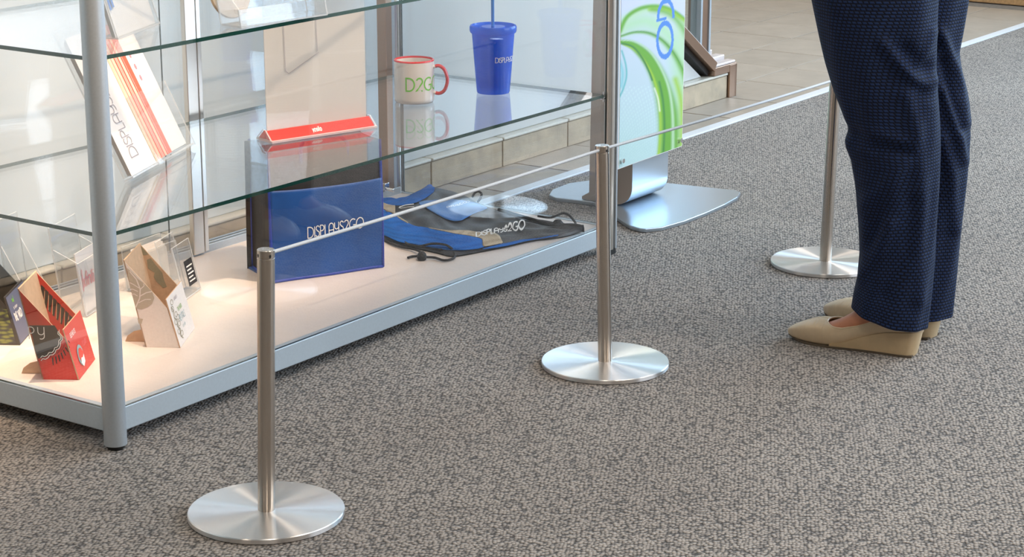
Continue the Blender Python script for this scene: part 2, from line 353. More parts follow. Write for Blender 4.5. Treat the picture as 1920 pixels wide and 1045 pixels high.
def tag(o, label=None, cat=None, group=None, kind=None):
    if label: o['label'] = label
    if cat: o['category'] = cat
    if group: o['group'] = group
    if kind: o['kind'] = kind
    return o
def thing(name, label, cat, u, v, z=0, rot=0, group=None):
    o = bpy.data.objects.new(name, None); COL.objects.link(o); o.empty_display_size = .05
    o.location = W(u, v, z); o.rotation_euler = (0, 0, TH + R(rot)); return tag(o, label, cat, group)
def struct(name, label=None):
    o = bpy.data.objects.new(name, None); COL.objects.link(o); o.location = W(0, 0, 0); o.rotation_euler = (0, 0, TH); return tag(o, label, kind='structure')
def structm(o): 
    o.location = W(0, 0, 0); o.rotation_euler = (0, 0, TH); return tag(o, kind='structure')

# stroke lettering (art-deco sans), unit height 1
def arc(cx, cy, rx, ry, a0, a1, n=14): return [(cx + rx * math.cos(R(a0 + (a1 - a0) * i / n)), cy + ry * math.sin(R(a0 + (a1 - a0) * i / n))) for i in range(n + 1)]
GL = {
 'D': (.66, [[(0, 0), (0, 1), (.22, 1)] + arc(.22, .5, .44, .5, 90, -90) + [(0, 0)]]),
 'I': (.0, [[(0, 0), (0, 1)]]),
 'S': (.42, [arc(.24, .74, .2, .26, 20, 180) + arc(.2, .26, .22, .26, 90, -160)[0:]]),
 'P': (.42, [[(0, 0), (0, 1), (.16, 1)] + arc(.16, .74, .26, .26, 90, -90) + [(.06, .48)]]),
 'L': (.34, [[(0, 1), (0, 0), (.34, 0)]]),
 'A': (.56, [[(0, 0)] + [(0, .55)] + arc(.28, .68, .28, .32, 180, 0) + [(.56, 0)], [(0, .36), (.56, .36)]]),
 'Y': (.5, [[(0, 1), (0, .72)] + arc(.25, .62, .25, .26, 180, 360) + [(.5, 1)], [(.5, .7), (.5, .3)] + arc(.25, .25, .25, .25, 0, -120)]),
 '2': (.5, [arc(.25, .74, .24, .26, 160, -30) + [(.0, 0), (.5, 0)]]),
 'G': (.7, [arc(.42, .5, .42, .5, 50, 290) + [(.7, .12), (.7, .42), (.42, .42)]]),
 'O': (.86, [arc(.43, .5, .43, .5, 0, 360, 28)]),
 'C': (.6, [arc(.42, .5, .42, .5, 50, 310)]),
 'N': (.5, [[(0, 0), (0, 1), (.5, 0), (.5, 1)]]), 'T': (.5, [[(0, 1), (.5, 1)], [(.25, 1), (.25, 0)]]), 'H': (.46, [[(0, 0), (0, 1)], [(.46, 0), (.46, 1)], [(0, .5), (.46, .5)]]),
 'E': (.36, [[(.36, 1), (0, 1), (0, 0), (.36, 0)], [(0, .5), (.3, .5)]]), 'W': (.7, [[(0, 1), (.18, 0), (.35, .8), (.52, 0), (.7, 1)]]), 'R': (.42, [[(0, 0), (0, 1), (.16, 1)] + arc(.16, .74, .26, .26, 90, -90) + [(.1, .48), (.42, 0)]]),
 'V': (.5, [[(0, 1), (.25, 0), (.5, 1)]]), 'B': (.42, [[(0, 0), (0, 1), (.16, 1)] + arc(.16, .76, .2, .24, 90, -90) + [(0, .52), (.16, .52)] + arc(.16, .26, .26, .26, 90, -90) + [(0, 0)]]),
 'U': (.5, [[(0, 1), (0, .25)] + arc(.25, .25, .25, .25, 180, 360) + [(.5, 1)]]), 'M': (.66, [[(0, 0), (0, 1), (.33, .3), (.66, 1), (.66, 0)]]), 'K': (.42, [[(0, 0), (0, 1)], [(.42, 1), (0, .42), (.42, 0)]]),
 'n': (.34, [[(0, 0), (0, .62)] + arc(.17, .45, .17, .2, 150, 0, 6) + [(.34, 0)]]), 'f': (.28, [[(.3, .98), (.2, 1), (.12, .85), (.12, 0)], [(0, .6), (.28, .6)]]), 'i': (.0, [[(0, 0), (0, .62)], [(0, .8), (0, .86)]]),
 'x': (.3, [[(0, .62), (.3, 0)], [(0, 0), (.3, .62)]]), 'l': (0, [[(0, -.25), (0, 1.3)]]), 't': (.24, [[(.12, .95), (.12, .1), (.24, 0)], [(0, .62), (.24, .62)]]), 'y': (.3, [[(0, .62), (.15, .05)], [(.3, .62), (.1, -.3)]]),
 'u': (.34, [[(0, .62), (0, .2)] + arc(.17, .2, .17, .2, 180, 360, 8) + [(.34, .62)]]),
 'o': (.34, [arc(.17, .31, .17, .31, 0, 360, 12)]), 'a': (.32, [arc(.16, .31, .16, .31, 0, 360, 12), [(.32, .62), (.32, 0)]]), 'e': (.32, [[(0, .34), (.32, .34)] + arc(.16, .31, .16, .31, 8, 310, 12)]), 's': (.26, [[(.26, .58), (.05, .58), (.03, .36), (.24, .28), (.22, .03), (0, .03)]]), 'r': (.2, [[(0, 0), (0, .62)], [(0, .4), (.2, .62)]]),
}
def text_width(t, gap=.14): return sum((GL[c][0] + gap) if c != ' ' else .4 for c in t) - gap
def text_faces(t, h, w, gap=.14, italic=0):
    """flat ribbons in the x,y plane; h letter height, w stroke width"""
    V = []; Fc = []; x = 0
    for c in t:
        if c == ' ': x += .4; continue
        wd, lines = GL[c]
        for pl in lines:
            P = [Vector(((a + x + italic * b) * h, b * h, 0)) for a, b in pl]; closed = (P[0] - P[-1]).length < 1e-6 and len(P) > 3; n = len(P); base = len(V)
            for i in range(n):
                a = P[i - 1] if i > 0 else (P[-2] if closed else P[0]); b = P[i + 1] if i < n - 1 else (P[1] if closed else P[-1])
                d1 = (P[i] - a); d2 = (b - P[i]); d1 = d1.normalized() if d1.length > 1e-9 else d2.normalized(); d2 = d2.normalized() if d2.length > 1e-9 else d1
                t_ = (d1 + d2); t_ = t_.normalized() if t_.length > 1e-6 else d1
                nrm = Vector((-t_.y, t_.x, 0)); k = 1 / max(.5, nrm.dot(Vector((-d1.y, d1.x, 0))))
                V += [P[i] - nrm * w / 2 * k, P[i] + nrm * w / 2 * k]
            for i in range(n - 1): Fc.append((base + 2 * i, base + 2 * i + 2, base + 2 * i + 3, base + 2 * i + 1))
        x += wd + gap
    return V, Fc
def lettering(name, t, h, w, m, parent, mapf, gap=.14, italic=0, sub=False):
    """mapf(x, y) -> 3D point in the parent's frame"""
    V, Fc = text_faces(t, h, w, gap, italic); b = MB(); b.add([mapf(p.x, p.y) for p in V], Fc); return b.build(name, m, parent)
def flat(name, polys, m, parent, mapf):
    b = MB()
    for p in polys: b.add([mapf(x, y) for x, y in p], [tuple(range(len(p)))])
    return b.build(name, m, parent)

# ------------------------------------------------------------------ the room
b = MB(); b.box(-4, 5.66, -4.5, .485, -.06, 0); floor = structm(b.build('floor', 'carpet'))
b = MB(); b.box(-4, 5.66, .485, 4, -.06, -.0035); tf = structm(b.build('floor', 'grout'))
tme = None
TP = .283
for k in range(-16, 10):
    for r in range(0, 13):
        u0 = 2.968 + TP * k; v0 = .5155 if r == 0 else .78 + TP * (r - 1); v1 = .78 + TP * r
        if v0 > .69 and u0 < 2.9: continue
        if u0 > 5.5: continue
        hh = v1 - v0 - .005
        key = 'a' if r == 0 else 'b'
        if tme is None: tme = {}
        if key not in tme:
            bb = MB(); bb.box(.0025, TP - .0025, 0, hh, -.006, 0); o = bb.build('tile', 'tile', tf, bevel=.0012, seg=1); tme[key] = o.data
        else:
            o = bpy.data.objects.new('tile', tme[key]); COL.objects.link(o); o.parent = tf; md = o.modifiers.new('b', 'BEVEL'); md.width = .0012; md.segments = 1
        o.location = (u0, v0 + .0025, random.uniform(-.0004, .0004))
b = MB(); b.box(-4, 5.64, .4815, .515, -.002, .004); structm(b.build('trim_1', 'strip', bevel=.001))
# tiled curb with cap, pale panel above it and sloping bronze rail
cb = struct('trim_2'); b = MB(); b.box(-3.9, 3.245, .70, .86, 0, .070); b.build('curb_core', 'grout', cb)
cme = None
for k in range(24):
    u1 = 3.245 - .0 if k == 0 else 2.978 - .305 * (k - 1); u0 = 2.978 - .305 * k
    b = MB(); b.box(u0 + .0025, u1 - .0025, .69, .702, .001, .0675)
    if k < 2 or cme is None: o = b.build('tile', 'curb', cb, bevel=.001, seg=1); cme = o.data if k == 1 else cme; base_u = u0
    if k >= 2:
        o = bpy.data.objects.new('tile', cme); COL.objects.link(o); o.parent = cb; o.location = (-.305 * (k - 1), 0, 0); md = o.modifiers.new('b', 'BEVEL'); md.width = .001; md.segments = 1
    b = MB(); b.box(u0 + .002, u1 - .002, .686, .86, .069, .0775); o = b.build('cap_tile', 'curb_cap', cb, bevel=.004, seg=3)
b = MB(); b.box(3.247, 3.29, .683, .70, 0, .10); b.box(3.2755, 3.29, .683, .86, 0, .10); b.build('end_trim', 'bronze', cb, bevel=.001)

wb = MB(); SL = .685
wb.prism([(-3.9, .0785), (3.125, .0785), (2.985, .170), (.10, .170 + (2.985 - .10) * SL), (-3.9, .170 + (2.985 - .10) * SL)], .712, .74, 'y')
wpan = structm(wb.build('wall_back', 'panel', bevel=.002))
# sloping rail along the panel edge
rl = struct('trim_3')
def slope_bar(nm, m, off0, off1, y0, y1):
    a = Vector((3.155, 0, .0935)); d = Vector((-.83, 0, .5585)).normalized(); n = Vector((-d.z, 0, d.x)) * -1
    n = Vector((.5585, 0, .83)).normalized(); L_ = 3.7; b = MB()
    P = [a + n * off0, a + n * off1, a + d * L_ + n * off1, a + d * L_ + n * off0]
    b.prism([(p.x, p.z) for p in P], y0, y1, 'y'); b.build(nm, m, rl, bevel=.0015)
slope_bar('gasket', 'gasket', -.018, .0, .702, .745)
slope_bar('rail', 'bronze', .0, .029, .684, .76)
slope_bar('rail_cap', 'bronze_pale', .029, .034, .690, .76)
sl = struct('trim_4'); b = MB(); b.box(3.155, 3.29, .684, .90, .0785, .1035); b.build('sill', 'bronze', sl, bevel=.0015)
for i, (y0, y1, z1) in enumerate([(.686, .716, .112), (.724, .757, .124), (.767, .88, .135)]):
    b = MB(); b.box(3.150, 3.285, y0, y1, .1035, z1); b.build('sill_step', 'bronze_pale', sl, bevel=.003)
# glazed screen with bronze mullion standing on the sill
wn = struct('window_1'); b = MB(); b.box(3.205, 3.245, .762, .81, .134, 2.86); b.build('mullion', 'bronze', wn, bevel=.002)
b = MB(); b.box(3.246, 3.256, .758, .794, .12, 2.86); b.box(3.194, 3.204, .758, .794, .12, 2.86); b.build('glazing_bead', 'alu', wn)
b = MB(); b.box(-3.9, 3.194, .772, .78, .0785, 2.86); b.build('pane', 'pane', wn)
# shell
b = MB(); b.box(-4, 5.66, -4.5, 4, 2.95, 3.0); structm(b.build('ceiling', 'ceil'))
def wall(name, lo, hi, axis, pos, thick, opening, m='wall'):
    a0, a1, z0, z1 = opening; b = MB()
    for (p0, p1, q0, q1) in ((lo, a0, 0, 2.95), (a1, hi, 0, 2.95), (a0, a1, 0, z0), (a0, a1, z1, 2.95)):
        if axis == 'u': b.box(p0, p1, pos, pos + thick, q0, q1)
        else: b.box(pos, pos + thick, p0, p1, q0, q1)
    w = structm(b.build(name, m)); return w
def window(name, axis, pos, a0, a1, z0, z1, n):
    w = struct(name); t = .05
    for i in range(n + 1):
        a = a0 + (a1 - a0) * i / n; b = MB()
        b.box(*((a - t / 2, a + t / 2, pos, pos + .06) if axis == 'u' else (pos, pos + .06, a - t / 2, a + t / 2)), z0, z1); b.build('mullion', 'alu', w)
    for z in (z0, z1 - t):
        b = MB(); b.box(*((a0, a1, pos, pos + .06) if axis == 'u' else (pos, pos + .06, a0, a1)), z, z + t); b.build('transom', 'alu', w)
    return w
wall('wall_right', -4.5, 4, 'v', 5.66, .15, (-3.6, -.2, .5, 2.55)); window('window_2', 'v', 5.72, -3.6, -.2, .5, 2.55, 3)
wall('wall_front', -4, 5.66, 'u', -4.65, .15, (1.2, 5.4, .65, 2.6), 'wall_tan'); window('window_3', 'u', -4.6, 1.2, 5.4, .65, 2.6, 4)
b = MB(); b.box(-4.15, -4, -4.5, 4, 0, 2.95); structm(b.build('wall_left', 'wall_tan'))
b = MB(); b.box(-4, 5.66, 4, 4.15, 0, 2.95); structm(b.build('wall_far', 'wall'))
b = MB(); b.box(5.632, 5.66, .52, 4, 0, .10); structm(b.build('baseboard_right', 'oak', bevel=.003))
for i, (u, v) in enumerate(CEIL):
    t = thing('ceiling_light', 'flat white ceiling light panel overhead', 'light', u, v, 2.93, 0, 'ceiling light panels')
    b = MB(); b.box(-.6, .6, -.3, .3, 0, .02); b.build('frame', 'fixture', t, bevel=.004)
    b = MB(); b.box(-.57, .57, -.27, .27, -.004, .001); b.build('diffuser', 'panelglow', t)

for u, v, tu, tv, tz, p, a in TRACK:
    t = thing('track_spotlight', 'white ceiling spotlight aimed into the showcase', 'light', u, v, 2.80, 0, 'ceiling spotlights over the showcase')
    d_ = Vector((tu - u, tv - v, tz - 2.8)).normalized(); q_ = d_.to_track_quat('Z', 'Y').to_euler()
    b = MB(); b.lathe([(0, -.13), (.030, -.13), (.042, -.10), (.045, .012), (.040, .012), (.038, -.02)], 28); b.build('housing', 'fixture', t, smooth=40, rot=q_)
    b = MB(); b.tube([(0, 0, .0), (-d_.x * .1, -d_.y * .1, .15)], .007, 10); b.build('stem', 'chrome', t, smooth=40)
for u, v in DOWN:
    t = thing('downlight', 'round recessed halogen downlight in the ceiling', 'light', u, v, 2.935, 0, 'recessed ceiling downlights')
    b = MB(); b.lathe([(.046, .016), (.052, 0), (.062, 0), (.064, .010), (.064, .016)], 32); b.build('trim_ring', 'chrome', t, smooth=40)
    b = MB(); b.lathe([(0, .012), (.046, .012), (.046, .015), (0, .015)], 24); b.build('lens', 'lampglow', t)

# ------------------------------------------------------------------ showcase
ZD, ZM, ZT, CL, CD = .0641, .3527, .6325, 1.483, .58
case = thing('display_case', 'long glass display showcase with silver posts and cream deck', 'showcase', 0, 0)
PR = .0185
b = MB(); b.lathe([(0, .008), (PR, .008), (PR, 1.98), (0, 1.98)], 48); b.build('corner_post', 'alu', case, smooth=40)
b = MB(); b.lathe([(0, 0), (.012, 0), (.0145, .003), (.0145, .0085), (0, .0085)], 32); b.build('foot', 'black', case, smooth=40)
for (u, v) in ((CL, 0), (CL, CD), (0, CD)):
    b = MB(); b.lathe([(0, .012), (.0115, .012), (.0115, 1.98), (0, 1.98)], 32, c=(u - .004, v)); b.build('corner_post', 'alu_bright', case, smooth=40)
    sy = 1 if v else -1
    b = MB(); b.box(u + .007, u + .0125, v - .012, v + .012, .012, 1.98); b.build('post_fin', 'alu', case, bevel=.001)
    b = MB(); b.box(u - .012, u + .012, v - .010, v + .010, 0, .012); b.build('foot', 'black', case)
# deck board and rails
b = MB(); b.box(.018, CL - .012, .018, CD - .01, .030, ZD - .0015); b.build('deck', 'deck', case)
ZB = .0237
b = MB(); b.box(PR * .8, CL - .012, 0, .018, ZB, ZD); b.build('front_rail', 'rail', case, bevel=.0018)
b = MB(); b.box(0, .018, PR * .8, CD - .01, ZB, ZD); b.build('side_rail', 'rail', case, bevel=.0018)
b = MB(); b.box(CL - .012, CL + .004, .012, CD - .01, ZB, ZD); b.build('side_rail', 'rail', case, bevel=.0018)
b = MB(); b.box(.01, CL - .012, CD - .02, CD + .01, ZB, ZD + .002); b.build('back_rail', 'rail', case, bevel=.0018)
for y in (CD - .018, CD - .004, CD + .010):
    b = MB(); b.box(.012, CL - .014, y - .0025, y + .0025, ZD, ZD + .014); b.build('door_track', 'alu', case, bevel=.0008)
# glass shelves with green cut edges
for z in (ZM, ZT, .912):
    b = MB(); b.slab(.006, CL - .014, .0065, CD - .055, z - .0065, z); o = b.build('glass_shelf', ['glass', 'gedge'], case)
    for (u, v) in ((CL - .02, .008), (CL - .02, CD - .05), (.022, CD - .05)):
        b = MB(); b.box(u - .008, u + .010, v - .004, v + .006, z - .0095, z - .0068); b.tube([(u + .004, v, z - .016), (u + .004, v, z + .006)], .0022, 10)
        b.build('shelf_clip', 'chrome', case, smooth=40)
for nm, bx in (('front_glass', (PR + .001, CL - .016, .0005, .0045)), ('end_glass', (CL - .0035, CL + .0005, .0125, CD - .02)), ('end_glass', (.0005, .0045, PR + .001, CD - .02))):
    b = MB(); b.slab(*bx, ZD + .0005, 1.96); b.build(nm, ['glass', 'gedge_dim'], case)
# sliding glass doors at the back
for i, (u0, u1, y) in enumerate(((.01, .822, CD - .011), (.735, CL - .03, CD + .003))):
    b = MB(); b.slab(u0, u1, y - .002, y + .002, ZD + .006, 1.95); o = b.build('glass_door', ['glass', 'gedge_dim'], case)
b = MB(); b.box(.776, .806, CD - .026, CD - .014, ZD + .002, 1.96); b.box(.812, .824, CD - .022, CD - .012, ZD + .002, 1.96); b.build('door_stile', 'alu_bright', case, bevel=.0015)
b = MB(); b.box(.8068, .8112, CD - .021, CD - .014, ZD + .014, 1.96); b.build('stile_groove', 'sole', case)
b = MB(); b.box(CL - .052, CL - .030, CD - .014, CD + .012, ZD + .002, 1.96); b.build('door_stile', 'bronze', case, bevel=.0015)
b = MB(); b.box(CL - .028, CL - .016, CD - .012, CD + .014, ZD + .002, 1.96); b.build('door_stile', 'alu', case, bevel=.0015)
b = MB(); b.box(CL - .082, CL - .066, CD - .028, CD - .016, ZD + .017, ZD + .035); b.tube([(CL - .074, CD - .026, ZD + .021), (CL - .070, CD - .044, ZD + .019)], .0045, 14); b.build('lock', 'chrome', case, smooth=40, bevel=.001)
# canopy with halogen lamps
b = MB(); b.box(-.02, CL + .02, -.02, CD + .02, 1.96, 2.06); cn = b.build('canopy', 'rail', case, bevel=.004)
for u, v, p in SPOTS:
    b = MB(); b.lathe([(.018, 1.96), (.03, 1.94), (.034, 1.90), (.030, 1.90), (.012, 1.935)], 24, c=(u, v)); lp = b.build('lamp', 'chrome', case, smooth=40)
    b = MB(); b.lathe([(0, 1.912), (.010, 1.915), (.012, 1.93), (0, 1.938)], 16, c=(u, v)); b.build('bulb', 'lampglow', lp, smooth=True)

# ------------------------------------------------------------------ stanchions and cords
def make_stanchion(x, y, tl, label):
    o = bpy.data.objects.new('stanchion', None); COL.objects.link(o); o.location = (x, y, 0); o.rotation_euler = (0, 0, 0); tag(o, label, 'stanchion', 'steel rope stanchions')
    RB = .1155
    b = MB(); b.lathe([(0, .0005), (RB - .0015, .0005), (RB, .0016), (RB, .0078), (RB - .0012, .009), (0, .009)], 128); b.build('base', 'disc', o, smooth=30)
    ang = math.atan2(tl, .40)
    b = MB(); b.lathe([(0, .009), (.0127, .009), (.0127, .393), (.0121, .3935), (.0121, .3945), (.0127, .395), (.0127, .4052), (.0120, .406), (0, .406)], 48); p = b.build('post', 'post', o, smooth=30, rot=(0, ang, 0))
    b = MB()
    for k in range(4):
        a = R(35 + 90 * k); c, s_ = math.cos(a), math.sin(a); P = []
        for i in range(12):
            t = 2 * math.pi * i / 12; tx = .0017 * math.cos(t); P.append((.01285 * c - tx * s_, .01285 * s_ + tx * c, .398 + .0026 * math.sin(t)))
        b.add(P, [tuple(range(12))])
    b.build('cord_slot', 'gasket', p)
    return Vector((x + tl, y, .3985))
ST = [(-.36256, 2.84862, .012, 'nearest steel stanchion, standing in front of the blue tote bag'),
      (.16855, 3.56494, -.010, 'middle steel stanchion, beside the right front foot of the showcase'),
      (.66806, 4.26081, .006, 'farthest steel stanchion, partly hidden behind the navy trousers')]
tops = [make_stanchion(*s) for s in ST]
def cord(a, b_, label):
    d = (b_ - a).normalized(); a = a + d * .0122; b_ = b_ - d * .0122; n = 24
    o = bpy.data.objects.new('barrier_cord', None)
    b = MB(); L_ = (b_ - a).length; b.tube([a + d * L_ * i / n - Vector((0, 0, .002 * math.sin(math.pi * i / n))) for i in range(n + 1)], .0027, 10)
    tag(b.build('barrier_cord', 'cord', None, smooth=50), label, 'cord', 'grey cords strung between the stanchions')
cord(tops[0], tops[1], 'grey elastic cord strung from the nearest to the middle stanchion')
cord(tops[1], tops[2], 'grey elastic cord strung from the middle to the farthest stanchion')

# ------------------------------------------------------------------ sign stand
sg = thing('sign_stand', 'floor sign stand with green swirl poster and silver curved foot', 'sign stand', 1.90, .15)
def S_(p): return (p[0] - 1.90, p[1] - .15)
plate = [(1.684, .030), (1.72, .008), (1.80, -.003), (1.90, -.004), (2.0, .001), (2.08, .012), (2.128, .030), (2.140, .052), (2.13, .10), (2.115, .20), (2.10, .30), (2.06, .385), (1.97, .425), (1.89, .42), (1.838, .395), (1.822, .365), (1.838, .27), (1.775, .185), (1.69, .075), (1.681, .045)]
b = MB(); b.prism([S_(p) for p in plate], 0, .010); b.build('base_plate', 'plate', sg, bevel=.002)
CV = .163; prof = [(CV, 1.55), (CV, .058)] + [(CV + .045 - .045 * math.cos(R(a)), .056 - .045 * math.sin(R(a))) for a in range(0, 91, 10)] + [(CV + .14, .011), (CV + .14, .018)] + [(CV + .12, .03), (CV + .10, 1.55)]
b = MB(); b.prism([(p[0] - .15, p[1]) for p in prof], 1.842 - 1.90, 2.005 - 1.90, 'x', mi=0, cap0=1, cap1=1); b.build('column', ['column', 'column_side'], sg, smooth=30)
# printed poster (colours computed on a grid), clear backing plate, stand-off studs
PZ0 = .125
def poster():
    PW, PH = .300, 1.25; nu, nv = 150, 560
    px = np.linspace(0, 1, nu + 1); pz = np.linspace(0, 1, nv + 1); U, Z = np.meshgrid(px, pz)
    X_ = 1163 + U * 117; Y_ = (318 - U * 43) - Z * PH / (.00122 + .00010 * U)       # photo coordinates of each spot, for drawing
    zx = (X_ - 1150) * 5.23; zy = Y_ * 5.23
    top = np.clip((zy + 50) / 1500, 0, 1)[..., None]
    C = np.array([.62, .66, .82]) * (1 - top) + np.array([.50, .70, .70]) * top
    def stroke(pts, wd, col, soft=.5, a=1.0):
        nonlocal C
        P = np.array(pts, float); D = np.full(zx.shape, 1e9); Wd = np.full(zx.shape, 1.0)
        T = np.linspace(0, 1, 40 * (len(P) - 1) + 1); k = T * (len(P) - 1); i = np.minimum(k.astype(int), len(P) - 2); f = (k - i)[:, None]
        p0 = P[np.maximum(i - 1, 0)]; p1 = P[i]; p2 = P[i + 1]; p3 = P[np.minimum(i + 2, len(P) - 1)]
        Q = .5 * ((2 * p1) + (-p0 + p2) * f + (2 * p0 - 5 * p1 + 4 * p2 - p3) * f ** 2 + (-p0 + 3 * p1 - 3 * p2 + p3) * f ** 3)
        for q, t in zip(Q, T):
            w_ = wd(t) if callable(wd) else wd
            D = np.minimum(D, np.hypot(zx - q[0], zy - q[1]) / w_)
        al = np.clip((1 - D) / soft, 0, 1)[..., None] * a; al = al * al * (3 - 2 * al); C = C * (1 - al) + np.array(col) * al
    # mesh of pale dots at the bottom left
    rr = np.hypot(zx - 60, (zy - 1900) * .8); aa = np.arctan2(zy - 1900, zx - 60)
    dots = (np.sin(rr / 7 + 2 * np.sin(aa * 5)) * np.sin(aa * 150) > .4) & (zy > 850) & (zx < 520)
    C = np.where(dots[..., None], C * .72 + np.array([.70, .90, .86]) * .28, C)
    G1, G2, G3, G4 = (.16, .42, .06), (.05, .22, .07), (.36, .60, .06), (.50, .72, .48)
    stroke([(120, 260), (300, 230), (480, 330), (600, 520), (650, 800), (660, 1200), (650, 1700)], 170, (.46, .72, .46), 1, .85)
    stroke([(60, 330), (110, 210), (230, 130), (360, 110), (500, 150), (620, 240), (760, 420)], 70, G4, 1)
    stroke([(60, 310), (120, 180), (230, 110), (350, 92), (480, 110), (600, 170), (740, 280)], 34, G1, .9)
    stroke([(330, 120), (480, 130), (600, 190), (720, 300), (760, 460)], 34, G3, 1, .8)
    stroke([(640, 300), (680, 600), (690, 1000), (690, 1750)], 90, G4, 1, .9)
    stroke([(360, 120), (520, 170), (640, 280), (740, 450)], 60, G1, 1, .7)
    stroke([(70, 360), (200, 330), (340, 350), (470, 430), (590, 570), (690, 760), (760, 980)], lambda t: 16 + 50 * t, G1, 1, .9)
    stroke([(70, 350), (200, 325), (340, 345), (470, 425), (590, 560), (700, 750)], 10, G2, 1, .7)
    stroke([(80, 420), (200, 480), (330, 620), (430, 800), (500, 1000), (540, 1200), (550, 1500), (540, 1750)], lambda t: 20 + 120 * min(1, t * 1.5), G1, .6)
    stroke([(70, 410), (190, 450), (320, 560), (430, 730), (500, 920), (540, 1150), (545, 1500), (500, 1750)], lambda t: 30 + 85 * min(1, t * 1.6), G1, .8)
    stroke([(70, 400), (200, 420), (340, 520), (460, 700), (540, 900), (580, 1150), (590, 1500)], lambda t: 8 + 24 * t, G4, 1, .9)
    stroke([(90, 440), (200, 500), (300, 620), (390, 800), (440, 1000), (460, 1250), (450, 1500), (420, 1700)], lambda t: 12 + 22 * t, G3, 1, .95)
    stroke([(80, 430), (180, 470), (270, 580), (340, 720), (370, 800)], 16, G2, 1)
    stroke([(440, 820), (480, 1000), (500, 1250), (495, 1500)], 20, G2, 1, .8)
    stroke([(395, 880), (430, 980), (450, 1100)], 16, (.92, .95, .85), 1, .7)
    stroke([(600, 800), (660, 1000), (680, 1300), (660, 1600)], 60, G3, 1, .8)
    stroke([(80, 500), (118, 640), (125, 760), (95, 880), (60, 960)], lambda t: 16, (.13, .48, .50), 1, .9)
    stroke([(60, 600), (90, 720), (80, 850)], 36, (.25, .60, .66), 1, .8)
    # letters G and O, running down the poster
    def ell(cx, cy, rx, ry, w_, cond=None):
        nonlocal C
        e = np.hypot((zx - cx) / rx, (zy - cy) / ry); m_ = np.abs(e - 1) * rx < w_
        if cond is not None: m_ &= cond
        C = np.where(m_[..., None], np.array([.10, .27, .72]), C)
    ell(488, 418, 74, 160, 12)
    ell(492, 190, 74, 145, 12, (zy < 240) & ~((zx > 500) & (zy > 215)))
    m_ = (np.abs(zy - 228 + (zx - 410) * .18) < 17) & (zx > 402) & (zx < 500); C = np.where(m_[..., None], np.array([.10, .27, .72]), C)
    me = bpy.data.meshes.new('poster_print'); v = [(a * PW, 0, b_ * PH) for b_ in pz for a in px]
    f = [(j * (nu + 1) + i, j * (nu + 1) + i + 1, (j + 1) * (nu + 1) + i + 1, (j + 1) * (nu + 1) + i) for j in range(nv) for i in range(nu)]
    me.from_pydata(v, [], f); ca = me.color_attributes.new('Print', 'FLOAT_COLOR', 'POINT')
    arr = np.ones((len(v), 4)); arr[:, :3] = C.reshape(-1, 3); ca.data.foreach_set('color', arr.ravel())
    m = mat('poster_ink', (1, 1, 1), .25, spec=.5); nt = m.node_tree; at_ = node(nt, 'ShaderNodeAttribute', attribute_name='Print'); nt.links.new(at_.outputs['Color'], nt.nodes['Principled BSDF'].inputs['Base Color'])
    me.materials.append(m); o = bpy.data.objects.new('poster_print', me); COL.objects.link(o); o.parent = sg
    o.location = (1.734 - 1.90, .1335 - .15, PZ0 + .002); o.rotation_euler = (0, 0, math.atan2(.009, .3)); return o
poster()
lettering('poster_lettering', 'DISPLAYS2', .078, .0085, 'blueprint', sg, lambda x, y: (1.734 - 1.90 + .168 + y, .1335 - .15 + (.168 + y) * .03 - .0012, PZ0 + .372 + text_width('DISPLAYS2') * .078 - x))
b = MB(); b.slab(-.004, .303, .0008, .0058, 0, 1.26); b.build('poster_backing', ['white', 'acrylic_edge'], sg, loc=(1.734 - 1.90, .1335 - .15, PZ0), rot=(0, 0, math.atan2(.009, .3)), bevel=.0005)
for s in (.012, .288):
    for z in (.018, 1.24):
        b = MB(); b.tube([(0, -.006, 0), (0, .034, 0)], .0055, 20); b.build('stud', 'chrome', sg, smooth=40, loc=(1.734 - 1.90 + s, .1335 - .15 + s * .03, PZ0 + z))

# ------------------------------------------------------------------ brochure boxes on the deck
def brochure_box(label, fl, w, rot, outer, back_in, far_in, deco, rimm='kraft', z=ZD):
    t = thing('brochure_box', label, 'brochure box', fl[0], fl[1], z - .0015 + .0002, rot, 'cardboard brochure boxes on the deck')
    D = [(.0, 0), (.060, 0), (.092, .158), (.0185, .072)]; T = .0022
    # mats: 0 outer, 1 rim, 2 far inside
    b = MB(); b.prism(D, 0, T, 'x', mi=1, cap0=0, cap1=2); b.build('side_panel', [outer, rimm, far_in], t)
    b = MB(); b.prism(D, w - T, w, 'x', mi=1, cap0=2, cap1=0); b.build('side_panel', [outer, rimm, far_in], t)
    fb = [(-.0025, 0), (.0, 0), (.0215, .088), (.0190, .0885)]
    b = MB(); b.prism(fb, -.001, w + .001, 'x', mi=1, cap0=1, cap1=1); b.m[5] = 0; b.m[2] = 1; b.build('front_panel', [outer, rimm], t, bevel=.0006)
    bk = [(.058, 0), (.0602, 0), (.0922, .158), (.0900, .1575)]
    b = MB(); b.prism(bk, 0, w, 'x', mi=1, cap0=1, cap1=1); b.m[5] = 2; b.m[3] = 0; b.build('back_panel', [outer, rimm, back_in], t)
    b = MB(); b.box(T, w - T, .001, .059, .001, .0035); b.build('bottom_panel', rimm, t)
    b = MB(); b.prism([(.060, 0), (.104, 0), (.100, .010), (.088, .019), (.066, .024)], .030, .0325, 'x'); b.build('easel_foot', 'kraft', t)
    def side(px, py, off=-.0006):
        s, zz = on_plane(px, py, fl, rot + 90); return (off, s, zz - z)
    def front(a, b_, off=.0008):   # a along width 0..1, b_ up 0..1
        y = -.0025 + .0215 * b_; return (a * w, y - off, .0885 * b_ + off * .2)
    def inner(a, b_):              # on the inner face of the far side panel; a depth, b_ height in m
        return (w - T - .0006, a, b_)
    deco(t, side, front, inner); return t

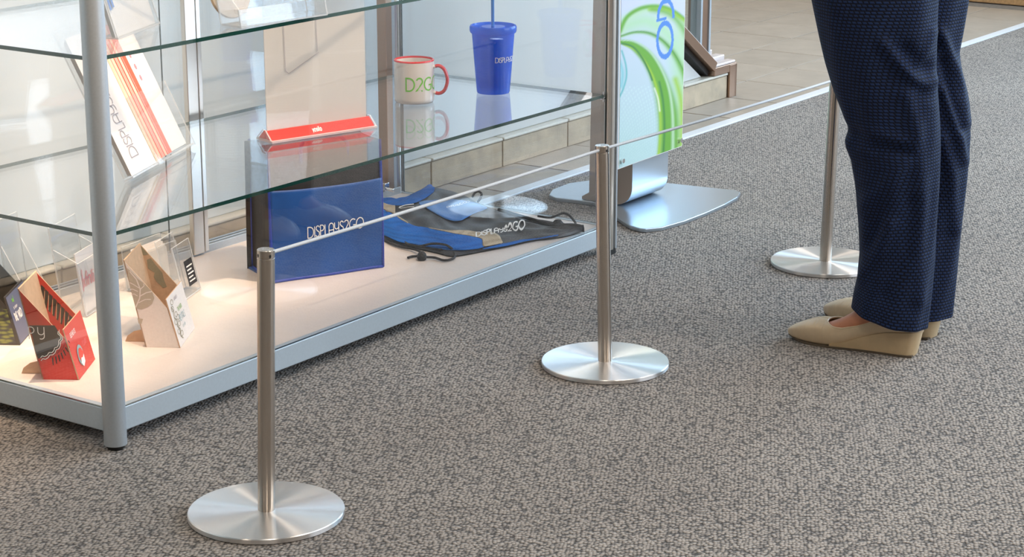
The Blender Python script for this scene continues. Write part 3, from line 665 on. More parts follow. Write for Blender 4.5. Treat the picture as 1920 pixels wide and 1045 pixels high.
def poly_strip(pts, w_):
    out = []
    for (a, b_), (c, d) in zip(pts[:-1], pts[1:]):
        dx, dy = c - a, d - b_; l = math.hypot(dx, dy) or 1; nx, ny = -dy / l * w_ / 2, dx / l * w_ / 2
        out.append([(a - nx, b_ - ny), (c - nx, d - ny), (c + nx, d + ny), (a + nx, b_ + ny)])
    return out
Z4 = lambda x, y: (20 + x / 4.544, 490 + y / 4.544)
def deco_red(t, side, front, inner):
    sp = lambda x, y, o=-.0006: side(*Z4(x, y), o)
    flat('black_print', [[(160, 540), (375, 540), (400, 580), (440, 650), (420, 720), (370, 775), (300, 810), (235, 825), (210, 760), (190, 650)]], 'blackprint', t, sp)
    rows = []
    for off in (0, 28):
        arc_ = [(400 - off * .15 + off * .5, 590 - off * .4), (425 + off * .5, 650 + off * .2), (395 + off * .5, 720 + off * .5), (350 + off * .3, 765 + off * .7), (290 + off * .2, 800 + off * .8), (235 + off * .1, 815 + off * .9)]
        pts = []
        for (a, b_), (c, d) in zip(arc_[:-1], arc_[1:]):
            for k in range(3):
                f = k / 3; o = 6 if (k % 2) else -6; l = math.hypot(c - a, d - b_); pts.append((a + (c - a) * f - (d - b_) / l * o, b_ + (d - b_) * f + (c - a) / l * o))
        rows += poly_strip(pts, 6)
    flat('zigzag_print', rows, 'white', t, lambda x, y: sp(x, y, -.0011))
    sc = [[(470 - i * 34, 680 + i * 32 - i * i * 1.2), (455 - i * 34, 730 + i * 30 - i * i * 2), (425 - i * 34, 770 + i * 25 - i * i * 2), (432 - i * 36, 745 + i * 26 - i * i * 1.8)] for i in range(6)]
    flat('crimson_print', sc, 'red_dark', t, lambda x, y: sp(x, y, -.0009))
    fe = []
    for i in range(13):
        a = R(78 - i * 8.5); cx, cy = 320, 600; r0, r1 = 190, 255
        ca, sa = math.cos(a), math.sin(a); px, py = -sa * 6.5, ca * 6.5; x0, y0 = cx + ca * r0 * .95, cy + sa * r0 * 1.15; x1, y1 = cx + ca * r1 * .82, cy + sa * r1 * 1.12
        if x1 > 520 or x0 > 515: continue
        fe.append([(x0 - px, y0 - py), (x0 + px, y0 + py), (x1 + px * .6, y1 + py * .6), (x1 - px * .6, y1 - py * .6)])
    fe = [[(min(x, 505), y) for x, y in p] for p in fe]
    for q_ in fe: flat('feather', [q_], 'blackprint', t, sp)
    s0 = sp(178, 650, -.0012); k = .038
    V, Fc = text_faces('PY', .021, .0014, .3); s1 = sp(160, 655, -.0012)
    b = MB(); b.add([(-.0012, s1[1] - p.x, s1[2] + p.y) for p in V], Fc); b.build('lettering', 'white', t)
    # feathers on the inner face of the far panel
    fi = []; ln = []
    for i in range(10):
        a0 = .083 - i * .0065; z0 = .128 - i * .0075; fi.append([(a0, z0 + .006), (a0 - .006, z0), (a0 - .001 + i * .0003, z0 - .030 + i * .0005), (a0 + .003, z0 - .026)])
        ln += poly_strip([(a0 + .001, z0 + .002), (a0 + .003, z0 - .024)], .0008)
    flat('wing_print', fi, 'blackprint', t, lambda x, y: inner(x, y)); flat('wing_lines', ln, 'yellow', t, lambda x, y: (inner(x, y)[0] - .0004, x, y))
    lettering('front_lettering', 'ELEMENTS', .0075, .0011, 'white', t, lambda x, y: front(.17 + x / .115 * 1.0, .76 + y / .0885 + x * 0))
    circ = [(.50 + .15 * math.cos(R(a)), .34 + .20 * math.sin(R(a))) for a in range(0, 360, 18)]
    flat('emblem', [[(x - .12, y) for x, y in circ]], 'teal', t, lambda x, y: front(x, y, .0009))
    flat('emblem_bird', [[(.26, .36), (.34, .47), (.44, .47), (.52, .36), (.50, .22), (.36, .12)]], 'redbase', t, lambda x, y: front(x, y, .0013))
    flat('emblem_face', [[(.28, .22), (.34, .30), (.42, .28), (.50, .32), (.48, .18), (.36, .12)]], 'white', t, lambda x, y: front(x, y, .0017))
    lettering('front_lettering', 'TOURS', .008, .0007, 'pink', t, lambda x, y: front(.60 + x / .115, .42 + y / .0885))
Z5 = lambda x, y: (220 + x / 4.75, 440 + y / 4.75)
def deco_white(t, side, front, inner):
    sp = lambda x, y, o=-.0006: side(*Z5(x, y), o)
    leaf = [[(85, 290), (130, 330), (185, 390), (240, 430), (310, 500), (330, 560), (310, 610), (270, 640), (215, 660), (165, 650), (140, 560), (105, 420)], [(180, 740), (230, 745), (215, 790), (190, 785)]]
    flat('leaf_print', leaf, 'taupe', t, sp)
    veins = poly_strip([(165, 640), (200, 560), (205, 480), (170, 390), (110, 320)], 11) + poly_strip([(205, 540), (260, 510), (310, 500)], 10) + poly_strip([(190, 600), (250, 570), (300, 570)], 8) + poly_strip([(195, 470), (150, 440), (110, 420)], 7) + poly_strip([(185, 500), (140, 480), (115, 480)], 7) + poly_strip([(180, 540), (150, 520), (125, 530)], 7) + poly_strip([(205, 480), (240, 450), (235, 430)], 8)
    flat('leaf_veins', veins, 'whitecard', t, lambda x, y: sp(x, y, -.0011))
    flat('olive_leaf', [[(.079, .128), (.072, .131), (.063, .118), (.052, .104), (.050, .092), (.045, .078), (.052, .076), (.064, .088), (.068, .096), (.066, .104), (.078, .112)], [(.090, .153), (.086, .150), (.076, .138), (.086, .136)]], 'olive', t, lambda x, y: inner(x, y))
    lettering('front_lettering', 'THE HERB', .007, .0008, 'greenprint', t, lambda x, y: front(.38 + x / .115, .60 + y / .0885))
    lettering('front_lettering', 'GARDEN'.replace('G', 'G'), .006, .0007, 'grey_print', t, lambda x, y: front(.34 + x / .115, .84 + y / .0885 * .8))
    lettering('front_lettering', 'RENTALS', .011, .0011, 'teal', t, lambda x, y: front(.36 + x / .115 * .85, .40 + y / .0885))
    lettering('front_lettering', 'on site', .007, .0006, 'teal', t, lambda x, y: front(.42 + x / .115, .26 + y / .0885))
    vine = poly_strip([(.10, .80), (.16, .70), (.10, .58), (.20, .50), (.14, .38), (.24, .30), (.16, .18), (.26, .10)], .018)
    for (a, b_) in ((.14, .74), (.24, .60), (.12, .48), (.26, .40), (.14, .28), (.26, .20), (.30, .52), (.20, .86)):
        vine += poly_strip([(a + .07 * math.cos(R(q)), b_ + .05 * math.sin(R(q))) for q in range(0, 361, 45)], .012)
    flat('vine_print', vine, 'olive', t, front)
Z6 = lambda x, y: (x / 5.5, 470 + y / 5.5)
def deco_black(t, side, front, inner):
    sp = lambda x, y, o=-.0006: side(*Z6(x, y), o)
    flat('pond_print', [[(-60, 620), (-60, 950), (165, 950), (115, 760), (80, 640), (75, 600), (0, 590)]], 'pond', t, sp)
    flat('front_print', [[(.02, .02), (.98, .02), (.98, .97), (.02, .97)]], 'slate', t, lambda x, y: front(x, y, .0006))
    lettering('front_lettering', 'THE WILD', .013, .0036, 'white', t, lambda x, y: front(.12 + x / .115 * .8, .44 + y / .0885, .0012))
    lettering('front_lettering', 'trail', .008, .0012, 'limeprint', t, lambda x, y: front(.22 + x / .115, .80 + y / .0885, .0012))
    lettering('front_lettering', 'to nature', .006, .0008, 'paper', t, lambda x, y: front(.20 + x / .115, .66 + y / .0885, .0012))
GL['G'] = GL['G']
brochure_box('red cardboard brochure box with black feather print, open top', (.080, .165), .112, 32.5, 'red', 'kraft', 'red', deco_red)
brochure_box('white cardboard brochure box with grey leaf print and kraft inside', (.308, .151), .117, 31, 'whitecard', 'kraft', 'kraft', deco_white)
brochure_box('black cardboard brochure box with pond picture at the left frame edge', (.157, .394), .115, 33, 'blackprint', 'blackprint', 'blackprint', deco_black, rimm='blackprint')

# ------------------------------------------------------------------ clear acrylic holders on the deck
def sheet(b, x0, x1, y0, y1, z0, z1): b.slab(x0, x1, y0, y1, z0, z1)
def acrylic_pocket(t, w, h, d, hf, lean=0.18, T=.0028):
    """leaning brochure pocket: back sheet, low front sheet, two sides, bottom"""
    def pr(poly, x0, x1, nm):
        b = MB(); b.prism(poly, x0, x1, 'x', mi=1, cap0=0, cap1=0); return b.build(nm, ['acrylic', 'acrylic_edge'], t)
    k = lean
    b = MB(); b.add([(0, d, 0), (w, d, 0), (w, d + h * k, h), (0, d + h * k, h), (0, d + T, 0), (w, d + T, 0), (w, d + T + h * k, h), (0, d + T + h * k, h)], [(0, 1, 2, 3), (7, 6, 5, 4), (0, 4, 5, 1), (3, 2, 6, 7), (0, 3, 7, 4), (1, 5, 6, 2)], [0, 0, 1, 1, 1, 1]); b.build('back_sheet', ['acrylic', 'acrylic_edge'], t)
    b = MB(); b.add([(0, 0, 0), (w, 0, 0), (w, hf * k, hf), (0, hf * k, hf), (0, T, 0), (w, T, 0), (w, T + hf * k, hf), (0, T + hf * k, hf)], [(0, 1, 2, 3), (7, 6, 5, 4), (0, 4, 5, 1), (3, 2, 6, 7), (0, 3, 7, 4), (1, 5, 6, 2)], [0, 0, 1, 1, 1, 1]); b.build('front_sheet', ['acrylic', 'acrylic_edge'], t)
    sd = [(0, 0), (d, 0), (d + h * k * .75, h * .75), (hf * k, hf)]
    pr(sd, 0, T, 'side_sheet'); pr(sd, w - T, w, 'side_sheet')
    b = MB(); b.slab(0, w, 0, d, 0, T); b.build('bottom_sheet', ['acrylic', 'acrylic_edge'], t)
t = thing('acrylic_holder', 'tall clear acrylic holder with a card printed in pink, behind the red box', 'holder', .346, .420, ZD, 22, 'clear acrylic holders on the deck')
acrylic_pocket(t, .115, .165, .045, .10, .12)
b = MB(); b.box(.006, .109, .006, .008, .004, .118); cd = b.build('card', 'paper', t, rot=(-.12, 0, 0))
lettering('card_lettering', 'lxfiniti', .026, .0032, 'pink', t, lambda x, y: (.016 + x, .0052 + (.045 + y) * .12, .050 + y), .10, .12)
t = thing('acrylic_holder', 'narrow clear acrylic holder standing empty behind the red box', 'holder', .255, .47, ZD, 20, 'clear acrylic holders on the deck')
acrylic_pocket(t, .075, .190, .035, .06, .10)
t = thing('acrylic_holder', 'clear acrylic holder with a square black label beside the white box', 'holder', .528, .346, ZD, -8 + 30, 'clear acrylic holders on the deck')
acrylic_pocket(t, .085, .110, .030, .100, .22)
flat('black_label', [[(.034, .018), (.074, .018), (.074, .066), (.034, .066)]], 'blackprint', t, lambda x, y: (x, -.0006 + y * .22, y))
fx = []
for k in range(5): fx += [[(.040, .025 + k * .007), (.068 - (k % 2) * .006, .025 + k * .007), (.068 - (k % 2) * .006, .0275 + k * .007), (.040, .0275 + k * .007)]]
flat('label_lines', fx, 'paper', t, lambda x, y: (x, -.0012 + y * .22, y))
t = thing('acrylic_holder', 'low clear acrylic holder with cream cards behind the white box', 'holder', .52, .45, ZD, 8, 'clear acrylic holders on the deck')
acrylic_pocket(t, .125, .085, .035, .075, .10)
for k in range(4):
    b = MB(); b.box(.006 + k * .002, .100 + k * .003, .006 + k * .006, .0068 + k * .006, .004, .070 + k * .004); b.build('card', 'paper_warm', t, rot=(-.1, 0, 0))

# ------------------------------------------------------------------ tote bag
tw, td, tht = .240, .124, .262
tote = thing('tote_bag', 'royal blue and black insulated tote bag standing on the deck', 'bag', .718, .295, ZD - .0015, -25.4)
def tface(s, h, y0=0): return (s * tw, y0 - .007 * math.sin(math.pi * s) * math.sin(math.pi * min(1, h * 1.0)) + .004 * h + .0015 * math.sin(9 * s + 5 * h), h * tht)
shear = .012
def fb(f): return lambda s, h: f(s, h)
b = MB(); b.grid(lambda s, h: tface(s, h, .0), 40, 40); b.build('front_panel', 'tote_black', tote, smooth=True, solid=.001)
def pocket(s, h):
    top = .185 / tht - .012 * math.sin(math.pi * s) + .0 * s; x, y, z = tface(s, h * top, 0); return (x, y - .0035 - .002 * h, z)
b = MB(); b.grid(pocket, 40, 30); b.build('front_pocket', 'tote_blue', tote, smooth=True, solid=.0012)
b = MB(); b.grid(lambda s, h: (tw * s, td + .006 * math.sin(math.pi * s) * math.sin(math.pi * h) - .008 * h, h * tht), 16, 16, flip=True); b.build('back_panel', 'tote_black', tote, smooth=True, solid=.001)
for x, sg_ in ((0, -1), (tw, 1)):
    b = MB(); b.grid(lambda s, h: (x - sg_ * .010 * math.sin(math.pi * s) * h * 1.2 + (.012 * s if sg_ < 0 else .012 * s), td * s * (1 - .06 * h) + .004 * h, h * tht), 14, 20, flip=sg_ < 0); b.build('side_panel', 'tote_black', tote, smooth=True, solid=.001)
b = MB(); b.box(.002, tw + .004, .003, td - .002, .0005, .004); b.build('bottom_panel', 'tote_blue', tote)
b = MB(); b.box(.004, tw, .010, td - .014, tht - .006, tht - .001); b.build('lid', 'tote_black', tote, bevel=.002)
for x in (0, tw):
    b = MB(); b.tube([(x, tface(x / tw, h / 12)[1] - .003, tht * h / 12 + .002 * (h == 0)) for h in range(13)], .0032, 8); b.build('piping', 'piping', tote, smooth=True)
    b = MB(); b.tube([(x + .012, td * (1 - .06 * h / 12) + .004 * h / 12, tht * h / 12 + .002) for h in range(13)], .0032, 8); b.build('piping', 'piping', tote, smooth=True)
b = MB(); b.tube([(tw * s / 20, tface(s / 20, 0)[1] - .003, .0032) for s in range(21)], .0032, 8); b.build('piping', 'piping', tote, smooth=True)
b = MB(); b.tube([(.012 * s / 8, td * s / 8, .0032) for s in range(9)], .0032, 8); b.build('piping', 'piping', tote, smooth=True)
for px_ in (.075, .165):
    pass
b = MB()
hp = [(.070, .004, tht - .03), (.070, .003, tht + .0), (.080, .012, tht + .012), (.120, .020, tht + .014), (.160, .012, tht + .012), (.170, .003, tht + .0), (.170, .004, tht - .03)]
b.tube(hp, .004, 8); b.build('handle', 'tote_blue', tote, smooth=True)
TX0 = .074; LW = text_width('DISPLAYS2GO'); kx = .124 / LW / .0215
def tote_text(x, y):
    s = (TX0 + x * kx) / tw; z = .0835 + y + (TX0 + x * kx - .07) * .05; p = tface(s, z / tht); return (p[0], p[1] - .0062, z)
lettering('logo_lettering', 'DISPLAYS2GO', .0215, .0021, 'white', tote, tote_text, .13)

# ------------------------------------------------------------------ drawstring bag, lying flat
bag = thing('drawstring_bag', 'black and blue drawstring backpack lying flat on the deck', 'bag', 1.25, .25, ZD - .0015, 0)
near = [(700, 436), (745, 452), (780, 461), (820, 470), (850, 476), (900, 468), (960, 456), (1000, 447), (1050, 441), (1092, 431)]
far_ = [(706, 378), (740, 370), (765, 363), (800, 346), (828, 346), (862, 357), (905, 378), (960, 394), (1030, 413), (1096, 427)]
nearL = [at(x, y, ZD + .006) for x, y in near]; farL = [at(x, y, ZD + .012) for x, y in far_]
def curve(P, t):
    k = t * (len(P) - 1); i = min(int(k), len(P) - 2); f = k - i
    p0, p1, p2, p3 = [np.array(P[max(0, min(len(P) - 1, j))]) for j in (i - 1, i, i + 1, i + 2)]
    return .5 * (2 * p1 + (p2 - p0) * f + (2 * p0 - 5 * p1 + 4 * p2 - p3) * f * f + (3 * p1 - p0 - 3 * p2 + p3) * f ** 3)
def bag_s(t, s, off=0):
    """t along (0 left .. 1 mouth at right), s 0 near edge .. 1 far edge"""
    a = curve(nearL, t); c = curve(farL, t); p = a + (c - a) * s
    prof = max(0, math.sin(math.pi * min(max(s, 0), 1))) ** .55
    h = .022 * prof * (1 - .45 * t) + .003
    h += prof * (.0035 * math.sin(17 * t + 5 * s) + .0025 * math.sin(31 * s - 13 * t) + .0015 * math.sin(47 * t + 21 * s))
    return (p[0] - 1.25, p[1] - .25, h + off)
b = MB(); b.grid(lambda t_, s: bag_s(t_, s), 120, 40)
b.grid(lambda t_, s: (*bag_s(t_, s)[:2], .001), 30, 2, flip=True); b.build('body', 'bagblack', bag, smooth=True)
def patch(name, m, lo, hi, t0, t1, off, nu=60, nv=12):
    b = MB(); b.grid(lambda a, c: bag_s(t0 + (t1 - t0) * a, lo(a) + (hi(a) - lo(a)) * c, off), nu, nv); return b.build(name, m, bag, smooth=True, solid=.0008)
_GT = [(a / 80, c / 40) for a in range(81) for c in range(41)]; _GP = np.array([bag_s(a, c) for a, c in _GT])
def bag_px(px, py, off=.002):
    """photo pixel -> point on the bag's upper surface"""
    z = .02
    for _ in range(3):
        u_, v_ = at(px, py, ZD + z); d = (_GP[:, 0] - (u_ - 1.25)) ** 2 + (_GP[:, 1] - (v_ - .25)) ** 2; k = np.argsort(d)[:24]; w_ = 1 / (d[k] + 3e-5); z = float((_GP[k, 2] * w_).sum() / w_.sum())
    return (u_ - 1.25, v_ - .25, z + off)
def pxcurve(P, t): q = curve(P, t); return float(q[0]), float(q[1])
def patch(name, m, up, lo, off, nu=50, nv=10):
    def fn(a, c):
        p, q = pxcurve(up, a), pxcurve(lo, a); return bag_px(p[0] + (q[0] - p[0]) * (1 - c), p[1] + (q[1] - p[1]) * (1 - c), off)
    b = MB(); b.grid(fn, nu, nv); return b.build(name, m, bag, smooth=True, solid=.0010)
patch('blue_mesh_side', 'bagblue', [(700, 385), (714, 392), (741, 406), (768, 420), (801, 428), (838, 435), (872, 441), (902, 447), (908, 454)], [(700, 434), (714, 438), (749, 449), (778, 458), (804, 463), (846, 466), (880, 466), (900, 465), (908, 462)], .0022)
patch('blue_mesh_strip', 'bagblue', [(905, 466), (943, 457), (981, 447), (1024, 441), (1047, 439)], [(905, 468), (950, 461), (987, 452), (1024, 446), (1047, 442)], .0018, 30, 4)
patch('blue_mesh_corner', 'bagblue', [(706, 373), (741, 370), (765, 366), (785, 357), (804, 347), (814, 350)], [(706, 377), (731, 386), (765, 384), (790, 376), (811, 362), (815, 352)], .0020)
patch('beige_mesh', 'bagbeige', [(804, 428), (838, 433), (879, 433), (915, 435), (935, 442), (943, 452)], [(804, 429), (838, 436), (872, 442), (902, 449), (908, 462), (941, 457)], .0028)
patch('beige_mesh', 'bagbeige', [(704, 376), (713, 379), (727, 384), (741, 387)], [(704, 385), (714, 391), (727, 398), (741, 404)], .0026, 20, 6)
patch('beige_edging', 'bagbeige', [(741, 403), (752, 410), (765, 418)], [(741, 405), (752, 413), (765, 420)], .0026, 16, 2)
patch('blue_panel', 'bagpanel', [(785, 380), (822, 375), (855, 375), (887, 380), (913, 390)], [(786, 384), (814, 400), (838, 412), (862, 414), (887, 402), (913, 392)], .0026)
LWt = text_width('DISPLAYS2GO')
def tpx(x0, y0, x1, y1, h): return lambda p: (x0 + (x1 - x0) * p.x / LWt, y0 + (y1 - y0) * p.x / LWt - h * (.62 + .38 * p.x / LWt) * p.y)
V, Fc = text_faces('DISPLAYS2GO', 1, .15, .14); f_ = tpx(893, 446, 984, 430, 16)
b = MB(); b.add([bag_px(*f_(p), .0042) for p in V], Fc); b.build('logo_lettering', 'white', bag)
V, Fc = text_faces('DISPLAYS2GO', 1, .14, .14); f_ = tpx(838, 392, 880, 382, 4)
b = MB(); b.add([bag_px(*f_(p), .0044) for p in V], Fc); b.build('small_lettering', 'white', bag)
b = MB(); b.tube([bag_px(x, y, .004) for x, y in ((776, 385), (760, 387), (750, 390), (748, 392), (752, 393), (765, 391), (776, 390))], .0013, 6); b.build('zip_pull', 'white', bag, smooth=True)
def lace(name, pts, r=.0026, z=None):
    P = [(*at(x, y, ZD + h), h) for x, y, h in pts]; Q = []
    for i in range((len(P) - 1) * 8 + 1): q = curve(P, i / ((len(P) - 1) * 8)); Q.append((q[0] - 1.25, q[1] - .25, max(.0028, q[2])))
    b = MB(); b.tube(Q, r, 8); return b.build(name, 'lace', bag, smooth=True)
lace('drawstring', [(712, 442, .004), (733, 455, .004), (752, 462, .004), (775, 466, .006), (788, 471, .010)])
lace('drawstring', [(716, 440, .004), (745, 446, .006), (768, 458, .008), (785, 461, .010), (810, 456, .016), (835, 458, .018), (848, 466, .012)])
lace('drawstring', [(798, 481, .006), (815, 482, .004), (833, 487, .004), (850, 483, .004), (852, 474, .006), (840, 468, .008), (822, 467, .008)])
lace('drawstring', [(765, 482, .004), (772, 480, .003), (785, 479, .005), (792, 478, .008)])
lace('drawstring', [(886, 368, .020), (890, 361, .026), (897, 358, .030), (903, 363, .026), (900, 372, .022), (896, 377, .020)])
lace('drawstring', [(1008, 404, .012), (1030, 407, .010), (1042, 404, .014), (1055, 399, .018), (1066, 402, .016), (1074, 410, .012), (1079, 419, .008), (1066, 421, .012), (1052, 418, .014)])
lace('drawstring', [(935, 392, .026), (965, 401, .024), (1000, 411, .020), (1030, 420, .016), (1055, 424, .014), (1075, 425, .010)], .0040)
b = MB()
u_, v_ = at(791, 478, ZD + .010); b.lathe([(0, 0), (.008, .001), (.0105, .006), (.0085, .014), (.0045, .018), (0, .019)], 14, c=(u_ - 1.25, v_ - .25)); b.build('cord_knot', 'lace', bag, smooth=50)
b = MB(); u_, v_ = at(1046, 414, ZD + .018); b.lathe([(0, .008), (.009, .009), (.012, .015), (.007, .021), (0, .022)], 12, c=(u_ - 1.25, v_ - .25)); b.build('cord_knot', 'lace', bag, smooth=50)

# ------------------------------------------------------------------ middle shelf
def on_shelf(z): return z + .0003
# leaning leaflet display
ld = thing('leaflet_holder', 'leaning acrylic display of fanned white and orange leaflets', 'leaflet holder', .292, .226, on_shelf(ZM), 22.6)
LN = R(25)
def lp(s, n, t_): return (s, t_ * math.sin(LN) + n * math.cos(LN) * 1.0, t_ * math.cos(LN) - n * math.sin(LN) + .022 * 0)
def lean_sheet(nm, s0, s1, n0, n1, t0, t1, ms, mi=(0, 0, 1)):
    b = MB(); b.slab(s0, s1, n0, n1, t0, t1);
    b.v = [lp(x, y, z) for x, y, z in b.v]; return b.build(nm, ms, ld)
LZ = .0
lean_sheet('back_sheet', .0, .294, .012, .015, .0135, .292, ['acrylic', 'acrylic_edge'])
lean_sheet('base_lip', .0, .294, -.003, .015, .008, .0112, ['acrylic', 'acrylic_edge'])
lean_sheet('front_pocket', .115, .294, -.006, -.0035, .006, .138, ['acrylic', 'acrylic_edge'])
for i in range(9):
    s1 = .292 if i == 8 else .130 + i * .0098
    n = -.0005 + i * .00125
    # each leaflet behind sticks out further to the right
    sh = lean_sheet('leaflet', .003 + i * .0008, s1, n, n + .0005, .012 + i * .0004, .272 - i * .001, ['paper', 'paper_warm'])
    if i < 8:
        sp_ = .0
        b = MB(); x1 = .130 + i * .0098; q = [(x1 - .0095 if i else x1 - .012, .014), (x1 - .0022, .014), (x1 - .0022 + .0, .270), (x1 - .0095 if i else x1 - .012, .270)]
        b.add([lp(a, n - .0006, c) for a, c in q], [(0, 1, 2, 3)]); b.build('leaflet_stripe', ['yellow', 'salmon', 'yellow', 'orange', 'salmon', 'orange', 'yellow', 'orange'][i], sh)
b = MB(); b.add([lp(a, .0092, c) for a, c in [(.199, .014), (.2175, .014), (.2175, .270), (.199, .270)]], [(0, 1, 2, 3)]); b.build('orange_band', 'orange', ld)
dots = [[(.236 + .004 * math.cos(a) , cz + .006 * math.sin(a)) for a in np.linspace(0, 5.6, 8)] for cz in (.205, .182, .160)]
flat('pink_dots', dots, 'pink', ld, lambda x, y: lp(x, .0088, y))
LWd = text_width('DISPLAYS2GO')
V, Fc = text_faces('DISPLAYS2GO', .030, .0018, .10)
b = MB(); b.add([lp(.052 - p.y + .012, -.0012, .040 + p.x * .92) for p in V], Fc); b.build('leaflet_lettering', 'grey_print', ld)
# sign with red base
sd = thing('table_sign', 'blank white table sign on a red and clear acrylic base', 'sign', .684, .258, on_shelf(ZM), -16.7)
b = MB(); b.slab(.004, .232, .0165, .0185, .0022, .268); b.build('sheet', ['paper_warm', 'acrylic_edge'], sd, bevel=.0003)
b = MB(); b.slab(.003, .233, .0148, .0160, .0022, .270); b.build('clear_cover', ['acrylic', 'acrylic_edge'], sd)
b = MB(); b.prism([(-.006, 0), (.0145, 0), (.0145, .020), (.012, .020), (-.006, .0045)], 0, .236, 'x'); o = b.build('red_insert', 'redbase', sd, bevel=.0005)
b = MB(); b.prism([(.0190, 0), (.040, 0), (.040, .0045), (.0215, .020), (.0190, .020)], 0, .236, 'x'); b.build('red_insert', 'redbase', sd, bevel=.0005)
b = MB(); b.box(-.003, .239, -.012, .045, -.0, .0042, mi=1); b.build('clear_base', ['acrylic', 'acrylic_edge'], sd, bevel=.0006, loc=(0, 0, .0))
for x in (-.0035, .2365):
    b = MB(); b.prism([(-.008, .0042), (.043, .0042), (.022, .022), (.012, .022)], x, x + .003, 'x', mi=1, cap0=0, cap1=0); b.build('clear_end', ['acrylic', 'acrylic_edge'], sd)
lettering('logo_lettering', 'yosito', .0105, .0014, 'white', sd, lambda x, y: (.096 + x, -.0042 + (y + .004) * .95 * .76, .0072 + (y + .002) * .83), .10, .15)
ln = poly_strip([(.046, .235), (.048, .130), (.055, .124), (.124, .158)], .0011) + poly_strip([(.118, .250), (.121, .160)], .0011)
flat('reflected_lines', ln, 'grey_print', sd, lambda x, y: (x, .0144, y))  # reflection of the acrylic above, painted on the sheet as thin grey lines
# mug
mg = thing('mug', 'white mug with red rim, red handle and green letters', 'mug', 1.169, .286, on_shelf(ZM), 0)
RM = .0418; HM = .0905
b = MB(); b.lathe([(0, .001), (.034, .0), (.039, .001), (RM - .0005, .005), (RM, .010), (RM, HM - .0035)], 72); b.lathe([(RM - .0035, HM - .004), (RM - .0035, .010), (.033, .006), (0, .006)], 72); b.build('body', 'ceramic', mg, smooth=50)
b = MB(); b.lathe([(RM, HM - .0035), (RM + .0003, HM - .001), (RM - .001, HM), (RM - .003, HM), (RM - .0035, HM - .004)], 72); b.build('rim', 'redglaze', mg, smooth=60)
hd = -TH                                                             # handle points to world +x
b = MB(); pts = [(RM - .002, .074), (RM + .010, .077), (RM + .021, .070), (RM + .027, .055), (RM + .027, .040), (RM + .021, .025), (RM + .010, .019), (RM - .002, .022)]
Q = [curve(pts, i / 42) for i in range(43)]; ha = hd + R(-6)
rings = []
for i, q in enumerate(Q):
    a = Q[max(i - 1, 0)]; c = Q[min(i + 1, 42)]; tx, tz = c - a; l = math.hypot(tx, tz); nx, nz = -tz / l, tx / l
    rings.append([((q[0] + nx * .0037 * math.cos(k)) * math.cos(ha) - .0062 * math.sin(k) * math.sin(ha), (q[0] + nx * .0037 * math.cos(k)) * math.sin(ha) + .0062 * math.sin(k) * math.cos(ha), q[1] + nz * .0037 * math.cos(k)) for k in np.linspace(0, 2 * math.pi, 13)[:-1]])
b.loft(rings[3:-3]); b.build('handle', 'redglaze', mg, smooth=True)
b = MB(); b.loft(rings[:4]); b.loft(rings[-4:]); b.build('handle_joint', 'ceramic', mg, smooth=True)
def wrap(r0, slope, zb, a0, h):
    def f(x, y):
        z = zb + y; r = r0 + slope * z + .0004; a = a0 + x / r; return (r * math.cos(a), r * math.sin(a), z)
    return f
lettering('mug_lettering', 'D2GO', .0265, .0030, 'limeprint', mg, wrap(RM, 0, .030, -math.pi / 2 - TH - .36, 0), .16)
# tumbler
tb = thing('tumbler', 'translucent blue plastic tumbler with lid and straw', 'tumbler', 1.353, .215, on_shelf(ZM), 0)
b = MB(); b.lathe([(0, .0), (.034, .0), (.0355, .003), (.0455, .128)], 72); b.build('outer_wall', 'tumbler', tb, smooth=50)
b = MB(); b.lathe([(0, .010), (.030, .010), (.0325, .014), (.0425, .128)], 64); b.build('inner_wall', 'tumbler', tb, smooth=50)
b = MB(); b.lathe([(.0455, .128), (.0485, .129), (.0500, .133), (.0500, .141), (.0485, .144), (.0455, .1445), (.0435, .140), (.040, .1385), (.026, .1385), (.0255, .1415), (0, .142)], 72); b.build('lid', 'tumbler', tb, smooth=40)
b = MB(); b.tube([(0.0, 0, .010), (-.0015, 0.001, .30)], .0035, 16); b.build('straw', 'straw', tb, smooth=40)
lettering('tumbler_lettering', 'DISPLAYS2GO', .0105, .0014, 'white', tb, wrap(.0355, .01 / .125, .070, -math.pi / 2 - TH + .12, 0), .12)

# ------------------------------------------------------------------ top shelf (only the lower ends are in view)
u_, v_ = .150, .100
t = thing('acrylic_holder', 'clear acrylic holder with white leaflets and a blue logo on the top shelf', 'holder', u_, v_, on_shelf(ZT), 22, 'acrylic holders on the top shelf')
acrylic_pocket(t, .175, .20, .030, .10, .30)
b = MB(); b.box(.004, .171, .006, .012, .004, .19); b.build('leaflet', 'paper', t, rot=(-.29, 0, 0))
flat('blue_logo', [[(.012 + i * .012, .045 + i * .003), (.019 + i * .012, .045 + i * .003), (.019 + i * .012, .075), (.012 + i * .012, .075)] for i in range(2)], 'blueprint', t, lambda x, y: (x, .0035 + y * .30, y))
t = thing('acrylic_tray', 'clear acrylic tray standing near the front of the top shelf', 'holder', .352, .018, on_shelf(ZT), -6, 'acrylic holders on the top shelf')
acrylic_pocket(t, .200, .11, .050, .030, .18)
t = thing('coaster', 'round beige leather coaster leaning in the acrylic tray', 'coaster', .40, .085, on_shelf(ZT) + .004, -6)
b = MB(); b.lathe([(0, -.003), (.044, -.003), (.046, 0), (.044, .003), (0, .003)], 48); b.build('disc', 'beige', t, smooth=40, loc=(.0, 0, .047), rot=(R(80), 0, 0))
b = MB(); b.box(.0, .030, -.010, -.004, .008, .018); b.build('tab', 'beige', t, bevel=.002)

